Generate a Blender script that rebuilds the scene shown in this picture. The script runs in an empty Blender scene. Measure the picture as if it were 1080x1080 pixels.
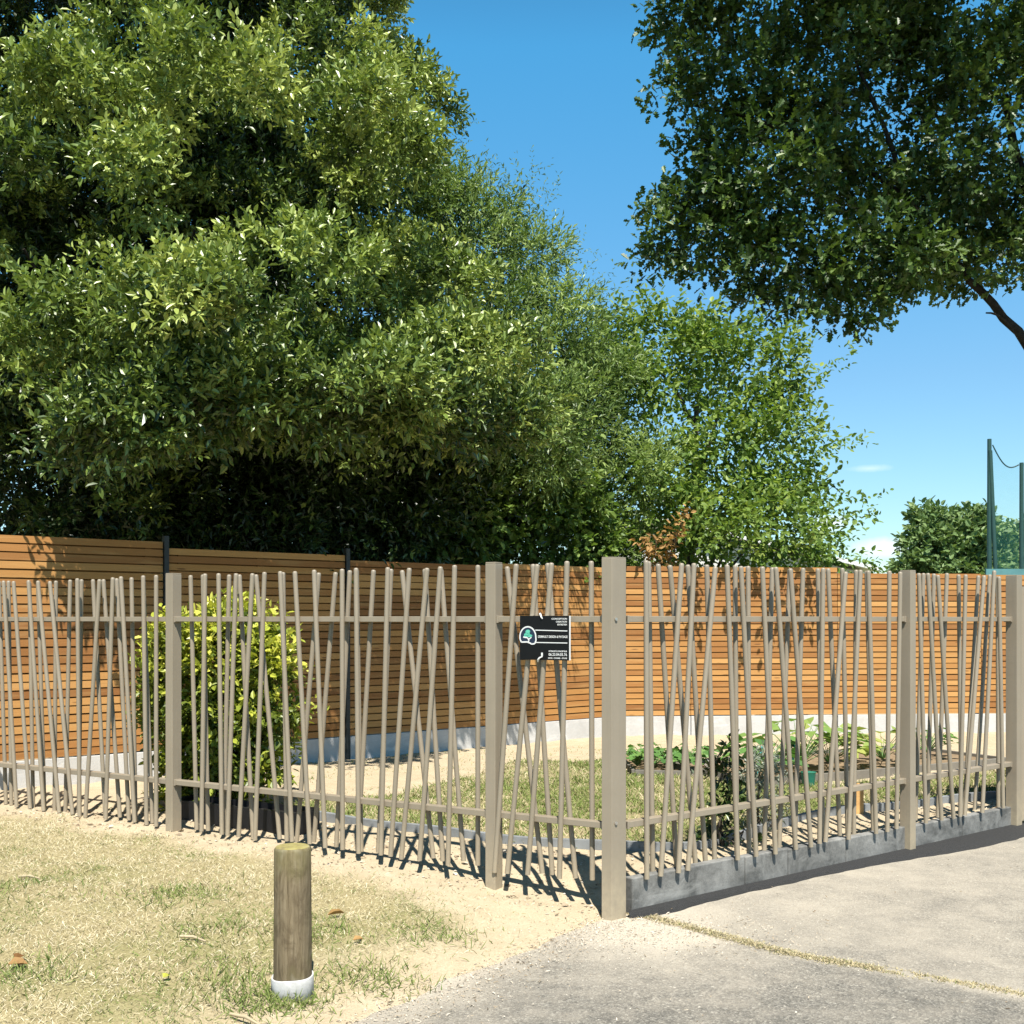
import bpy, math, random
import numpy as np

random.seed(7)
rng = np.random.default_rng(11)
R = math.radians
scene = bpy.context.scene
COL = scene.collection

# ------------------------------------------------------------------ camera model
F = 1200.0; CXP = 540.0; HOR = 653.0; EYE = 1.5

def P(x, y, Z):
    """world point seen at photo pixel (x, y) at depth Z"""
    return np.array(((x - CXP) / F * Z, Z, EYE - (y - HOR) / F * Z))

def G(x, y, h=0.15):
    """world point on a ground of height h seen at photo pixel (x, y)"""
    Z = F * (EYE - h) / (y - HOR)
    return np.array(((x - CXP) / F * Z, Z, h))

C = np.array((0.519, 5.714))
DL = np.array((-0.8655, 0.5012)); NL = np.array((-0.5012, -0.8655))
DR = np.array((0.780, 0.626));   NR = np.array((0.626, -0.780))

def fence_s(x, d, n, off, base=None):
    b = C if base is None else base
    k = (x - CXP) / F
    q = b + off * n
    return (k * q[1] - q[0]) / (d[0] - k * d[1])

def fence_pt(x, y, d, n, off):
    s = fence_s(x, d, n, off)
    q = C + off * n + s * d
    return np.array((q[0], q[1], EYE - (y - HOR) / F * q[1]))

# ------------------------------------------------------------------ object helpers
def tag(o, label=None, cat=None, group=None, kind=None):
    if label: o['label'] = label
    if cat: o['category'] = cat
    if group: o['group'] = group
    if kind: o['kind'] = kind
    return o

def empty(name, loc, label, cat, group=None):
    o = bpy.data.objects.new(name, None)
    COL.objects.link(o)
    o.location = loc
    o.empty_display_size = 0.2
    return tag(o, label, cat, group)

class MB:
    def __init__(s):
        s.v = []; s.f = []; s.smooth = []
    def add(s, vs, fs, smooth=False):
        b = len(s.v)
        s.v.extend([tuple(map(float, v)) for v in vs])
        s.f.extend([tuple(i + b for i in f) for f in fs])
        s.smooth.extend([smooth] * len(fs))
    def box(s, c, ax, ay, az):
        """box from centre and three half-axis vectors"""
        c, ax, ay, az = map(np.asarray, (c, ax, ay, az))
        vs = [c + i * ax + j * ay + k * az for k in (-1, 1) for j in (-1, 1) for i in (-1, 1)]
        s.add(vs, [(0, 2, 3, 1), (4, 5, 7, 6), (0, 1, 5, 4), (2, 6, 7, 3), (0, 4, 6, 2), (1, 3, 7, 5)])
    def tube(s, pts, rad, n=8, cap=True, smooth=True):
        pts = [np.asarray(p, float) for p in pts]
        rings = []
        prev = None
        for i, p in enumerate(pts):
            t = pts[min(i + 1, len(pts) - 1)] - pts[max(i - 1, 0)]
            t = t / (np.linalg.norm(t) + 1e-9)
            if prev is None:
                a = np.array((1, 0, 0)) if abs(t[0]) < .8 else np.array((0, 1, 0))
                u = np.cross(t, a)
            else:
                u = prev - t * np.dot(prev, t)
            u /= np.linalg.norm(u) + 1e-9
            prev = u
            w = np.cross(t, u)
            r = rad[i] if hasattr(rad, '__len__') else rad
            rings.append([p + r * (math.cos(2 * math.pi * k / n) * u + math.sin(2 * math.pi * k / n) * w) for k in range(n)])
        vs = [v for rg in rings for v in rg]
        fs = []
        for i in range(len(rings) - 1):
            for k in range(n):
                fs.append((i * n + k, i * n + (k + 1) % n, (i + 1) * n + (k + 1) % n, (i + 1) * n + k))
        s.add(vs, fs, smooth)
        if cap:
            s.add(rings[0], [tuple(reversed(range(n)))])
            s.add(rings[-1], [tuple(range(n))])
    def prism(s, poly, z0, z1):
        n = len(poly)
        vs = [(p[0], p[1], z0) for p in poly] + [(p[0], p[1], z1) for p in poly]
        fs = [tuple(reversed(range(n))), tuple(range(n, 2 * n))]
        fs += [(i, (i + 1) % n, n + (i + 1) % n, n + i) for i in range(n)]
        s.add(vs, fs)
    def build(s, name, mat, parent=None, bevel=0.0):
        me = bpy.data.meshes.new(name)
        me.from_pydata(s.v, [], s.f)
        me.validate()
        if len(me.polygons) == len(s.smooth):
            me.polygons.foreach_set('use_smooth', s.smooth)
        o = bpy.data.objects.new(name, me)
        COL.objects.link(o)
        if mat: me.materials.append(mat)
        if parent is not None:
            o.parent = parent
            o.matrix_parent_inverse = PINV(parent)
        if bevel:
            m = o.modifiers.new('bevel', 'BEVEL'); m.width = bevel; m.segments = 2; m.limit_method = 'ANGLE'
        fix_normals(me)
        return o

from mathutils import Matrix, Vector
import bmesh
def PINV(p):
    # parent's world matrix from its own basis (parents chain is at most two deep)
    m = p.matrix_basis.copy()
    q = p
    while q.parent is not None:
        m = q.parent.matrix_basis @ q.matrix_parent_inverse @ m
        q = q.parent
    return m.inverted()

def fix_normals(me):
    if len(me.polygons) > 4000: return
    bm = bmesh.new(); bm.from_mesh(me)
    bmesh.ops.recalc_face_normals(bm, faces=bm.faces)
    bm.to_mesh(me); bm.free()

def np_mesh(name, verts, faces_flat, loop_totals, mat, parent=None, attrs=None, smooth=False):
    """fast mesh from numpy arrays"""
    me = bpy.data.meshes.new(name)
    nv = len(verts)
    me.vertices.add(nv); me.vertices.foreach_set('co', np.asarray(verts, np.float32).ravel())
    me.loops.add(len(faces_flat)); me.loops.foreach_set('vertex_index', np.asarray(faces_flat, np.int32))
    me.polygons.add(len(loop_totals))
    lt = np.asarray(loop_totals, np.int32)
    starts = np.concatenate(([0], np.cumsum(lt)[:-1])).astype(np.int32)
    me.polygons.foreach_set('loop_start', starts)
    me.polygons.foreach_set('loop_total', lt)
    me.polygons.foreach_set('use_smooth', np.full(len(lt), bool(smooth)))
    for k, a in (attrs or {}).items():
        at = me.color_attributes.new(k, 'FLOAT_COLOR', 'POINT')
        a = np.asarray(a, np.float32)
        if a.ndim == 1: a = np.stack([a, a, a], 1)
        at.data.foreach_set('color', np.concatenate([a, np.ones((len(a), 1), np.float32)], 1).ravel())
    me.update(calc_edges=True)
    me.materials.append(mat)
    o = bpy.data.objects.new(name, me)
    COL.objects.link(o)
    if parent is not None:
        o.parent = parent; o.matrix_parent_inverse = PINV(parent)
    return o

# ------------------------------------------------------------------ material helpers
def new_mat(name):
    m = bpy.data.materials.new(name); m.use_nodes = True
    nt = m.node_tree
    b = nt.nodes['Principled BSDF']
    return m, nt, b

def N(nt, t, **kw):
    n = nt.nodes.new(t)
    for k, v in kw.items():
        if k.startswith('i_'):
            n.inputs[k[2:].replace('_', ' ')].default_value = v
        else: setattr(n, k, v)
    return n

def ramp(nt, fac, stops):
    r = N(nt, 'ShaderNodeValToRGB')
    el = r.color_ramp.elements
    while len(el) > 1: el.remove(el[-1])
    el[0].position = stops[0][0]; el[0].color = (*stops[0][1], 1)
    for p, c in stops[1:]:
        e = el.new(p); e.color = (*c, 1)
    nt.links.new(fac, r.inputs['Fac'])
    return r.outputs['Color']

def noise(nt, scale, detail=4, rough=.55, vec=None, dist=0.0):
    n = N(nt, 'ShaderNodeTexNoise'); n.inputs['Scale'].default_value = scale
    n.inputs['Detail'].default_value = detail; n.inputs['Roughness'].default_value = rough
    n.inputs['Distortion'].default_value = dist
    if vec is not None: nt.links.new(vec, n.inputs['Vector'])
    return n.outputs['Fac']

def mixc(nt, fac, a, b, mode='MIX'):
    m = N(nt, 'ShaderNodeMix', data_type='RGBA', blend_type=mode)
    for sock, v in ((m.inputs['Factor'], fac), (m.inputs['A'], a), (m.inputs['B'], b)):
        pass
    def put(s, v):
        if isinstance(v, bpy.types.NodeSocket): nt.links.new(v, s)
        elif isinstance(v, (int, float)): s.default_value = v
        else: s.default_value = (*v, 1)
    put(m.inputs[0], fac); put(m.inputs[6], a); put(m.inputs[7], b)
    return m.outputs[2]

def mathn(nt, op, a, b=None, c=None, clamp=False):
    m = N(nt, 'ShaderNodeMath', operation=op, use_clamp=clamp)
    for i, v in enumerate((a, b, c)):
        if v is None: continue
        if isinstance(v, bpy.types.NodeSocket): nt.links.new(v, m.inputs[i])
        else: m.inputs[i].default_value = v
    return m.outputs[0]

def coords(nt, kind='Object', scale=None):
    tc = N(nt, 'ShaderNodeTexCoord')
    o = tc.outputs[kind]
    if scale is not None:
        mp = N(nt, 'ShaderNodeMapping'); mp.inputs['Scale'].default_value = scale
        nt.links.new(o, mp.inputs['Vector']); o = mp.outputs['Vector']
    return o

def bump(nt, b, h, strength, dist=0.02):
    n = N(nt, 'ShaderNodeBump'); n.inputs['Strength'].default_value = strength
    n.inputs['Distance'].default_value = dist
    nt.links.new(h, n.inputs['Height']); nt.links.new(n.outputs['Normal'], b.inputs['Normal'])

def attr(nt, name):
    a = N(nt, 'ShaderNodeAttribute'); a.attribute_name = name
    return a

def simple(name, col, rough=.6, var=.12, scale=14, spec=.4, metal=0, bmp=0.0):
    m, nt, b = new_mat(name)
    f = noise(nt, scale, 5, .6, coords(nt))
    lo = tuple(c * (1 - var) for c in col); hi = tuple(min(1, c * (1 + var)) for c in col)
    nt.links.new(ramp(nt, f, [(.3, lo), (.7, hi)]), b.inputs['Base Color'])
    b.inputs['Roughness'].default_value = rough
    b.inputs['Specular IOR Level'].default_value = spec
    b.inputs['Metallic'].default_value = metal
    if bmp: bump(nt, b, f, bmp, .01)
    return m

def leaf_mat(name, stops, trans=.28, rough=.42, spec=.45, tcol=(1.25, 1.35, .7)):
    m, nt, b = new_mat(name)
    a = attr(nt, 'tone')
    col = ramp(nt, a.outputs['Fac'], stops)
    nt.links.new(col, b.inputs['Base Color'])
    b.inputs['Roughness'].default_value = rough
    b.inputs['Specular IOR Level'].default_value = spec
    t = N(nt, 'ShaderNodeBsdfTranslucent')
    nt.links.new(mixc(nt, 1.0, col, tcol, 'MULTIPLY'), t.inputs['Color'])
    mx = N(nt, 'ShaderNodeMixShader'); mx.inputs[0].default_value = trans
    nt.links.new(b.outputs[0], mx.inputs[1]); nt.links.new(t.outputs[0], mx.inputs[2])
    nt.links.new(mx.outputs[0], nt.nodes['Material Output'].inputs['Surface'])
    return m

M = {}
# powder coated taupe aluminium
m, nt, b = new_mat('taupe_metal')
f = noise(nt, 3.0, 4, .6, coords(nt)); f2 = noise(nt, 60, 3, .6, coords(nt))
c1 = ramp(nt, f, [(.3, (.215, .180, .131)), (.7, (.245, .206, .152))])
c1 = mixc(nt, mathn(nt, 'MULTIPLY', f2, .16), c1, (.32, .27, .20))
# splashed earth on the lowest hand's breadth, and faint rain streaks
zz_ = N(nt, 'ShaderNodeSeparateXYZ'); nt.links.new(coords(nt), zz_.inputs[0])
f3 = noise(nt, 26, 5, .7, coords(nt))
low = mathn(nt, 'MULTIPLY', mathn(nt, 'MULTIPLY_ADD', zz_.outputs[2], -2.6, 1.0, True), mathn(nt, 'MULTIPLY_ADD', f3, 1.6, -.25, True))
f4 = noise(nt, 1.0, 4, .6, coords(nt, 'Object', (30, 30, 1.2)))
c1 = mixc(nt, ramp(nt, f4, [(.5, (0, 0, 0)), (.75, (.28, .28, .28))]), c1, (.17, .145, .11))
nt.links.new(mixc(nt, low, c1, (.40, .33, .22)), b.inputs['Base Color'])
b.inputs['Roughness'].default_value = .46; b.inputs['Specular IOR Level'].default_value = .45
M['taupe'] = m
M['screw'] = simple('steel_screw', (.55, .53, .5), .35, .1, 40, .5, .9)

# wood slats: long grain, tone per slat from attribute
m, nt, b = new_mat('slat_wood')
a = attr(nt, 'tone')
g = noise(nt, 1.0, 6, .65, coords(nt, 'Object', (3.5, 3.5, 70)), .4)
g2 = noise(nt, 2.2, 3, .5, coords(nt, 'Object', (1, 1, 9)))
base = ramp(nt, a.outputs['Fac'], [(0, (.21, .088, .026)), (.35, (.33, .152, .045)), (.7, (.42, .212, .064)), (1, (.51, .28, .095))])
base = mixc(nt, mathn(nt, 'MULTIPLY', g, .55), base, (.22, .095, .028))
base = mixc(nt, ramp(nt, g2, [(.5, (0, 0, 0)), (.8, (.45, .45, .45))]), base, (.46, .28, .11))
vor = N(nt, 'ShaderNodeTexVoronoi'); vor.inputs['Scale'].default_value = 1.0
nt.links.new(coords(nt, 'Object', (2.2, 2.2, 14)), vor.inputs['Vector'])
kn = ramp(nt, vor.outputs['Distance'], [(.06, (.8, .8, .8)), (.13, (0, 0, 0))])
base = mixc(nt, kn, base, (.11, .045, .014))
nt.links.new(base, b.inputs['Base Color'])
b.inputs['Roughness'].default_value = .7; b.inputs['Specular IOR Level'].default_value = .25
bump(nt, b, g, .25, .004)
M['slat'] = m
M['darkpost'] = simple('dark_grey_metal', (.022, .026, .026), .5, .15, 20, .4)

# concrete gravel board
def concrete(name, lo, hi, st, bm=.3):
    m, nt, b = new_mat(name)
    v = coords(nt)
    n1 = noise(nt, 4.2, 8, .72, v, .5); n2 = noise(nt, 45, 5, .7, v)
    c = ramp(nt, n1, [(.38, lo), (.62, hi)])
    c = mixc(nt, ramp(nt, n2, [(.55, (0, 0, 0)), (.75, (.5, .5, .5))]), c, st)
    n3 = noise(nt, 1.2, 6, .7, coords(nt, 'Object', (2, 2, 7)), 1.0)
    c = mixc(nt, ramp(nt, n3, [(.55, (0, 0, 0)), (.72, (.55, .55, .55))]), c, tuple(min(1, x * 1.5) for x in hi))
    nt.links.new(c, b.inputs['Base Color'])
    b.inputs['Roughness'].default_value = .85; b.inputs['Specular IOR Level'].default_value = .25
    bump(nt, b, n2, bm, .006)
    return m
M['concrete'] = concrete('pale_concrete', (.40, .39, .37), (.47, .46, .44), (.34, .33, .31))
M['kerb'] = concrete('blue_grey_concrete', (.085, .085, .080), (.215, .212, .198), (.05, .05, .048), .6)
M['edging'] = simple('slate_edging', (.185, .195, .20), .6, .25, 9, .4)
M['bedboard'] = simple('weathered_board', (.165, .15, .125), .85, .25, 6, .2)
M['bitumen'] = None

# ------------------------------------------------------------------ ground
XBY = np.array([-60, 0.0, 2.0, 3.0, 3.7, 4.215, 4.59, 5.19, 5.71, 200.])
XBX = np.array([-6, -3.0, -2.0, -1.3, -.9, -.60, -.34, .10, .476, .476])

def vnoise(x, y, sc, seed=0):
    """cheap smooth value noise, numpy"""
    x = np.asarray(x) * sc + 100 + seed * 17.3; y = np.asarray(y) * sc + 100 + seed * 9.1
    xi = np.floor(x).astype(int); yi = np.floor(y).astype(int)
    xf = x - xi; yf = y - yi
    xf = xf * xf * (3 - 2 * xf); yf = yf * yf * (3 - 2 * yf)
    def h(a, b):
        n = (a * 374761393 + b * 668265263 + seed * 144269) & 0xffffffff
        n = ((n ^ (n >> 13)) * 1274126177) & 0xffffffff
        return ((n ^ (n >> 16)) & 0xffff) / 65535.0
    return (h(xi, yi) * (1 - xf) + h(xi + 1, yi) * xf) * (1 - yf) + (h(xi, yi + 1) * (1 - xf) + h(xi + 1, yi + 1) * xf) * yf

def fl(X, Y): return (X - C[0]) * NL[0] + (Y - C[1]) * NL[1]
def fr(X, Y): return (X - C[0]) * NR[0] + (Y - C[1]) * NR[1]
def sm(t): t = np.clip(t, 0, 1); return t * t * (3 - 2 * t)

def height(X, Y, bumpy=True):
    X = np.asarray(X, float); Y = np.asarray(Y, float)
    a = fl(X, Y); b = fr(X, Y)
    d = np.interp(Y, XBY, XBX) - X
    wob = (vnoise(X, Y, 3.1, 1) - .5) * .12 + (vnoise(X, Y, 9, 2) - .5) * .05
    d = d + wob
    lawn = np.where(d > 0, .175 * (1 - np.exp(-np.maximum(d, 0) / 1.2)), np.maximum(d * .25, -.06))
    r = np.hypot(X - C[0], Y - C[1])
    inn = .14 - .07 * np.exp(-r / .8)
    t = sm(-a / .5)
    h = np.where(a > 0, lawn, np.maximum(lawn, .02) * (1 - t) + inn * t)
    h = np.where((b > -.06), np.where(a > 0, h, -.06), h)
    h = np.where((b > -.0) & (d < 0), np.minimum(h, -.01), h)
    if bumpy:
        e = (vnoise(X, Y, 5, 3) - .5) * .022 + (vnoise(X, Y, 14, 4) - .5) * .012
        h = h + np.where(h > .005, e * np.clip(h / .06, 0, 1), 0)
    return h

def inpoly(X, Y, poly):
    c = np.zeros(X.shape, bool); n = len(poly)
    for i in range(n):
        x1, y1 = poly[i][:2]; x2, y2 = poly[(i + 1) % n][:2]
        if y1 == y2: continue
        c ^= ((y1 > Y) != (y2 > Y)) & (X < (x2 - x1) * (Y - y1) / (y2 - y1) + x1)
    return c

EDGE_PX = [(300, 858), (330, 863), (400, 872), (500, 884), (570, 889), (640, 893), (700, 895), (750, 892), (790, 882), (830, 868), (870, 860), (960, 851), (1060, 840)]
EDGE = [G(x, y, .14) for x, y in EDGE_PX]
BACK_PX = [(1080, 800), (1056, 812), (880, 828), (750, 820), (665, 816), (640, 803), (545, 803), (500, 818), (420, 838), (330, 846), (300, 850)]
LAWN_POLY = EDGE + [G(x, y, .14) for x, y in BACK_PX]

# ground mesh
xs = np.concatenate([np.linspace(-13, -5, 60)[:-1], np.arange(-5, 6, .055), np.linspace(6, 14, 70)])
ys = np.concatenate([np.linspace(-4, 2.5, 40)[:-1], np.arange(2.5, 9.5, .055), np.linspace(9.55, 17, 80)])
gx, gy = np.meshgrid(xs, ys)
gz = height(gx, gy)
nx, ny = len(xs), len(ys)
A = fl(gx, gy); B = fr(gx, gy)
inside = (A < -.1) & (B < -.05)
inl = inpoly(gx, gy, LAWN_POLY) & inside
dl = np.interp(gy, XBY, XBX) - gx
# masks: R lawn-ness, G green-ness, B inside garden
n1 = vnoise(gx, gy, 1.5, 5) * .6 + vnoise(gx, gy, 4, 6) * .4
lawn_amt = sm((dl - .15 - (n1 - .5) * .9) / .55) * sm((A - .2 - (n1 - .5) * .7) / .45)
lawn_amt = np.where(A > 0, lawn_amt, np.where(inl, .9, .0))
green = sm((n1 - .46) / .25)
attrs = {'mask': np.stack([lawn_amt.ravel(), green.ravel(), inside.ravel().astype(float)], 1)}
idx = np.arange(nx * ny).reshape(ny, nx)
quads = np.stack([idx[:-1, :-1], idx[:-1, 1:], idx[1:, 1:], idx[1:, :-1]], -1).reshape(-1, 4)

m, nt, b = new_mat('dry_earth')
v = coords(nt)
mk = attr(nt, 'mask'); sp = N(nt, 'ShaderNodeSeparateColor'); nt.links.new(mk.outputs['Color'], sp.inputs[0])
na = noise(nt, 90, 4, .7, v); nb = noise(nt, 7, 5, .6, v); nc = noise(nt, 260, 2, .5, v)
sand = ramp(nt, nb, [(.3, (.38, .305, .20)), (.7, (.47, .39, .27))])
sand = mixc(nt, ramp(nt, na, [(.35, (.55, .55, .55)), (.6, (0, 0, 0))]), sand, (.30, .235, .15))
sand = mixc(nt, ramp(nt, nc, [(.58, (0, 0, 0)), (.75, (.6, .6, .6))]), sand, (.64, .56, .41))
straw = ramp(nt, na, [(.25, (.17, .135, .068)), (.5, (.28, .235, .125)), (.75, (.40, .34, .195))])
grn = ramp(nt, na, [(.3, (.09, .105, .03)), (.7, (.20, .20, .065))])
lawnc = mixc(nt, mathn(nt, 'MULTIPLY', sp.outputs[1], .4), straw, grn)
col = mixc(nt, sp.outputs[0], sand, lawnc)
nt.links.new(col, b.inputs['Base Color'])
b.inputs['Roughness'].default_value = .95; b.inputs['Specular IOR Level'].default_value = .1
hh = mathn(nt, 'ADD', mathn(nt, 'MULTIPLY', na, .6), mathn(nt, 'MULTIPLY', nc, .4))
bump(nt, b, hh, .55, .02)
M['earth'] = m
o = np_mesh('ground', np.stack([gx.ravel(), gy.ravel(), gz.ravel()], 1), quads.ravel(), np.full(len(quads), 4), M['earth'], None, attrs, True)
tag(o, kind='structure')

# wide terrain to the horizon
m, nt, b = new_mat('meadow')
f = noise(nt, .12, 6, .6, coords(nt))
nt.links.new(ramp(nt, f, [(.3, (.10, .115, .035)), (.7, (.21, .19, .08))]), b.inputs['Base Color'])
b.inputs['Roughness'].default_value = .95
M['meadow'] = m
mb = MB(); q = 900
mb.add([(-q, -q, -.09), (q, -q, -.09), (q, q, -.09), (-q, q, -.09)], [(0, 1, 2, 3)])
tag(mb.build('terrain', M['meadow']), kind='structure')

# asphalt: a grid aligned with the right fence
JOINT = [(.60, 5.80), (.714, 5.71), (1.236, 5.11), (2.04, 4.53), (3.4, 3.75), (7.0, 1.9), (14, -1.5)]
us = np.concatenate([np.linspace(-6, -1.5, 30)[:-1], np.arange(-1.5, 6, .06), np.linspace(6, 22, 30)])
vs_ = np.concatenate([np.arange(-.03, 3.2, .06), np.linspace(3.25, 9, 30), np.linspace(9.5, 40, 10)])
uu, vv = np.meshgrid(us, vs_)
ax_ = C[0] + uu * DR[0] + vv * NR[0]; ay_ = C[1] + uu * DR[1] + vv * NR[1]
jx = np.array([p[0] for p in JOINT]); jy = np.array([p[1] for p in JOINT])
jyq = np.interp(ax_, jx, jy)
upper = sm((ay_ - jyq) / .05)
dC = np.hypot(ax_ - C[0] - .1, (ay_ - C[1] + .15))
dust = np.exp(-(dC / .75) ** 2) * 1.0
dj = np.abs(ay_ - jyq)
dust = np.maximum(dust, .75 * np.exp(-(dj / .10) ** 2))
dlx = ax_ - np.interp(ay_, XBY, XBX)
dust = np.maximum(dust, .85 * np.exp(-np.maximum(dlx, 0) / .22))
dust = np.maximum(dust, upper * (.33 + .25 * np.exp(-vv / .7)))
dust = np.clip(dust, 0, 1)
n2 = vnoise(ax_, ay_, 2.2, 8) * .6 + vnoise(ax_, ay_, 6, 9) * .4
dust = np.clip(dust * (.55 + .9 * n2), 0, 1)
az_ = np.zeros_like(ax_) + (vnoise(ax_, ay_, 1.1, 10) - .5) * .012 - upper * 0.004 + .002
m, nt, b = new_mat('asphalt')
v = coords(nt)
mk = attr(nt, 'mask'); sp = N(nt, 'ShaderNodeSeparateColor'); nt.links.new(mk.outputs['Color'], sp.inputs[0])
na = noise(nt, 160, 3, .65, v); nb = noise(nt, 5, 6, .65, v); 
vor = N(nt, 'ShaderNodeTexVoronoi'); vor.inputs['Scale'].default_value = 95; nt.links.new(v, vor.inputs['Vector'])
st = ramp(nt, vor.outputs['Color'], [(0, (.075, .070, .06)), (.5, (.172, .160, .134)), (.78, (.255, .238, .20)), (.92, (.36, .335, .28)), (1, (.68, .64, .55))])
c = mixc(nt, ramp(nt, na, [(.35, (.8, .8, .8)), (.62, (0, 0, 0))]), st, (.092, .087, .078))
c = mixc(nt, ramp(nt, nb, [(.42, (0, 0, 0)), (.7, (.45, .45, .45))]), c, (.30, .27, .22))
vd = N(nt, 'ShaderNodeTexVoronoi'); vd.inputs['Scale'].default_value = 17; nt.links.new(v, vd.inputs['Vector'])
du = mathn(nt, 'MULTIPLY_ADD', mathn(nt, 'SUBTRACT', na, .5), .9, sp.outputs[0])
du = mathn(nt, 'MULTIPLY_ADD', mathn(nt, 'SUBTRACT', nb, .5), .5, du, True)
c = mixc(nt, du, c, (.42, .372, .295))
nt.links.new(c, b.inputs['Base Color'])
b.inputs['Roughness'].default_value = .9; b.inputs['Specular IOR Level'].default_value = .2
bump(nt, b, mathn(nt, 'ADD', na, mathn(nt, 'MULTIPLY', vor.outputs['Distance'], .8)), .5, .012)
M['asphalt'] = m
nu, nv_ = len(us), len(vs_)
idx = np.arange(nu * nv_).reshape(nv_, nu)
quads = np.stack([idx[:-1, :-1], idx[1:, :-1], idx[1:, 1:], idx[:-1, 1:]], -1).reshape(-1, 4)
o = np_mesh('road', np.stack([ax_.ravel(), ay_.ravel(), az_.ravel()], 1), quads.ravel(), np.full(len(quads), 4), M['asphalt'], None,
            {'mask': np.stack([dust.ravel(), upper.ravel(), np.zeros(dust.size)], 1)}, True)
tag(o, kind='structure')

# bitumen fillet along the kerb
m, nt, b = new_mat('fresh_bitumen')
v = coords(nt); na = noise(nt, 130, 3, .7, v)
nt.links.new(ramp(nt, na, [(.3, (.010, .010, .010)), (.6, (.030, .029, .028)), (.8, (.075, .072, .066))]), b.inputs['Base Color'])
b.inputs['Roughness'].default_value = .8; bump(nt, b, na, .9, .02)
M['bitumen'] = m
def rp(s, v, z): return (C[0] + s * DR[0] + v * NR[0], C[1] + s * DR[1] + v * NR[1], z)
mb = MB()
S = np.linspace(.05, 4.3, 110)
rows = []
for s in S:
    w = float(np.interp(s, [0.05, .12, .3, 1.2, 2.0, 2.6, 3.0, 3.5, 3.9, 4.3], [.03, .075, .055, .045, .07, .15, .20, .22, .20, .15]))
    w += (vnoise(s, 0, 5, 21) - .5) * .03 + (vnoise(s, 0, 14, 22) - .5) * .015
    rows.append([rp(s, .022, .03), rp(s, .034 + w * .35, .026), rp(s, .034 + w * .8, .018), rp(s, .036 + w, -.004)])
vsx = [p for r_ in rows for p in r_]
mb.add(vsx, [(i * 4 + k, i * 4 + k + 1, (i + 1) * 4 + k + 1, (i + 1) * 4 + k) for i in range(len(S) - 1) for k in range(3)], True)
tag(mb.build('asphalt_strip', M['bitumen']), kind='structure')

# ------------------------------------------------------------------ front fence
TOPZ = 1.80
def dvec(d): return np.array((d[0], d[1], 0.0))
UP = np.array((0, 0, 1.0))

def line_post(px, d, n, z0, z1, label, group, w=.062, dep=.078, off=0.0):
    s = fence_s(px, d, n, 0)
    q = C + s * d + off * n
    e = empty('fence_post', (q[0], q[1], z0), label, 'fence post', group)
    mb = MB()
    mb.box((q[0], q[1], (z0 + z1) / 2 - .06), dvec(d) * w / 2, dvec(n) * dep / 2, UP * ((z1 - z0) / 2 + .06))
    mb.build('post_body', M['taupe'], e, .003)
    cb = MB()
    cb.box((q[0], q[1], z1 + .004), dvec(d) * (w / 2 - .001), dvec(n) * (dep / 2 - .001), UP * .004)
    cb.build('cap', M['taupe'], e, .002)
    return s, e

PG = 'taupe metal fence posts'
sL1, _ = line_post(521, DL, NL, height(*(C + .7 * DL)) - .0, 1.795, 'taupe square fence post left of the black sign', PG)
sL2, _ = line_post(183, DL, NL, .13, 1.785, 'taupe fence post in front of the yellow-green shrub', PG)
sL3 = sL2 + (sL2 - sL1)
sR1, _ = line_post(954.5, DR, NR, .0, 1.806, 'taupe fence post in the middle of the run above the grey kerb', PG, off=.02)
sR2, _ = line_post(1066.5, DR, NR, .0, 1.806, 'taupe fence post at the right end of the kerb beside the gate', PG, w=.075, dep=.085, off=.02)

# corner post
e = empty('corner_post', (C[0], C[1], 0), 'thick taupe corner post with two screws where the fences meet', 'fence post', PG)
E0 = P(645.2, 968, 5.66)[:2]
pa = E0 + DL * .056; pb = E0 + DR * .050; pc = pb + (DR * .95 + NR * -.06) * .056
poly = [E0, pa, pa - NL * .08, pc - NR * .10, pc, pb]
mb = MB(); mb.prism([tuple(p) for p in poly], -.1, 1.803); mb.build('post_body', M['taupe'], e, .0022)
mb = MB(); cen = sum(poly) / len(poly)
mb.prism([tuple(cen + (p - cen) * .97) for p in poly], 1.8035, 1.811); mb.build('cap', M['taupe'], e)
for zz in (1.5, .482):
    q = E0 + DR * .026 + NR * .002
    mb = MB(); mb.tube([(q[0], q[1], zz), (q[0] + NR[0] * .005, q[1] + NR[1] * .005, zz)], .0085, 12)
    mb.build('screw', M['screw'], e)

def fence_panel(s0, s1, d, n, fronts, backs, label, zl=.462, off=0.0):
    mid = C + d * (s0 + s1) / 2
    e = empty('tube_fence', (mid[0], mid[1], .15), label, 'fence panel', 'taupe picket fence panels with slanted tubes')
    for zr in (1.5, zl):
        mb = MB()
        q = mid + off * n
        mb.box((q[0], q[1], zr), dvec(d) * (s1 - s0) / 2, dvec(n) * .025, UP * .0155)
        mb.build('rail', M['taupe'], e, .002)
        for s_ in (s0 + .006, s1 - .006):
            mb = MB(); q2 = C + d * s_ + off * n
            mb.box((q2[0], q2[1], zr - .001), dvec(d) * .006, dvec(n) * .029, UP * .0195)
            mb.build('bracket', M['taupe'], e, .0015)
    for lst, o_ in ((fronts, .0388), (backs, -.0388)):
        for (xt, yt, xb, yb) in lst:
            a = fence_pt(xt, yt, d, n, o_ + off); c = fence_pt(xb, yb, d, n, o_ + off)
            mb = MB()
            L_ = (a - c) / np.linalg.norm(a - c)
            mb.tube([c, c + L_ * .02, a - L_ * .02, a - L_ * .009, a - L_ * .003, a], [.0138, .0138, .0138, .0136, .0115, .007], 14)
            mb.build('picket', M['taupe'], e)
    return e

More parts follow.
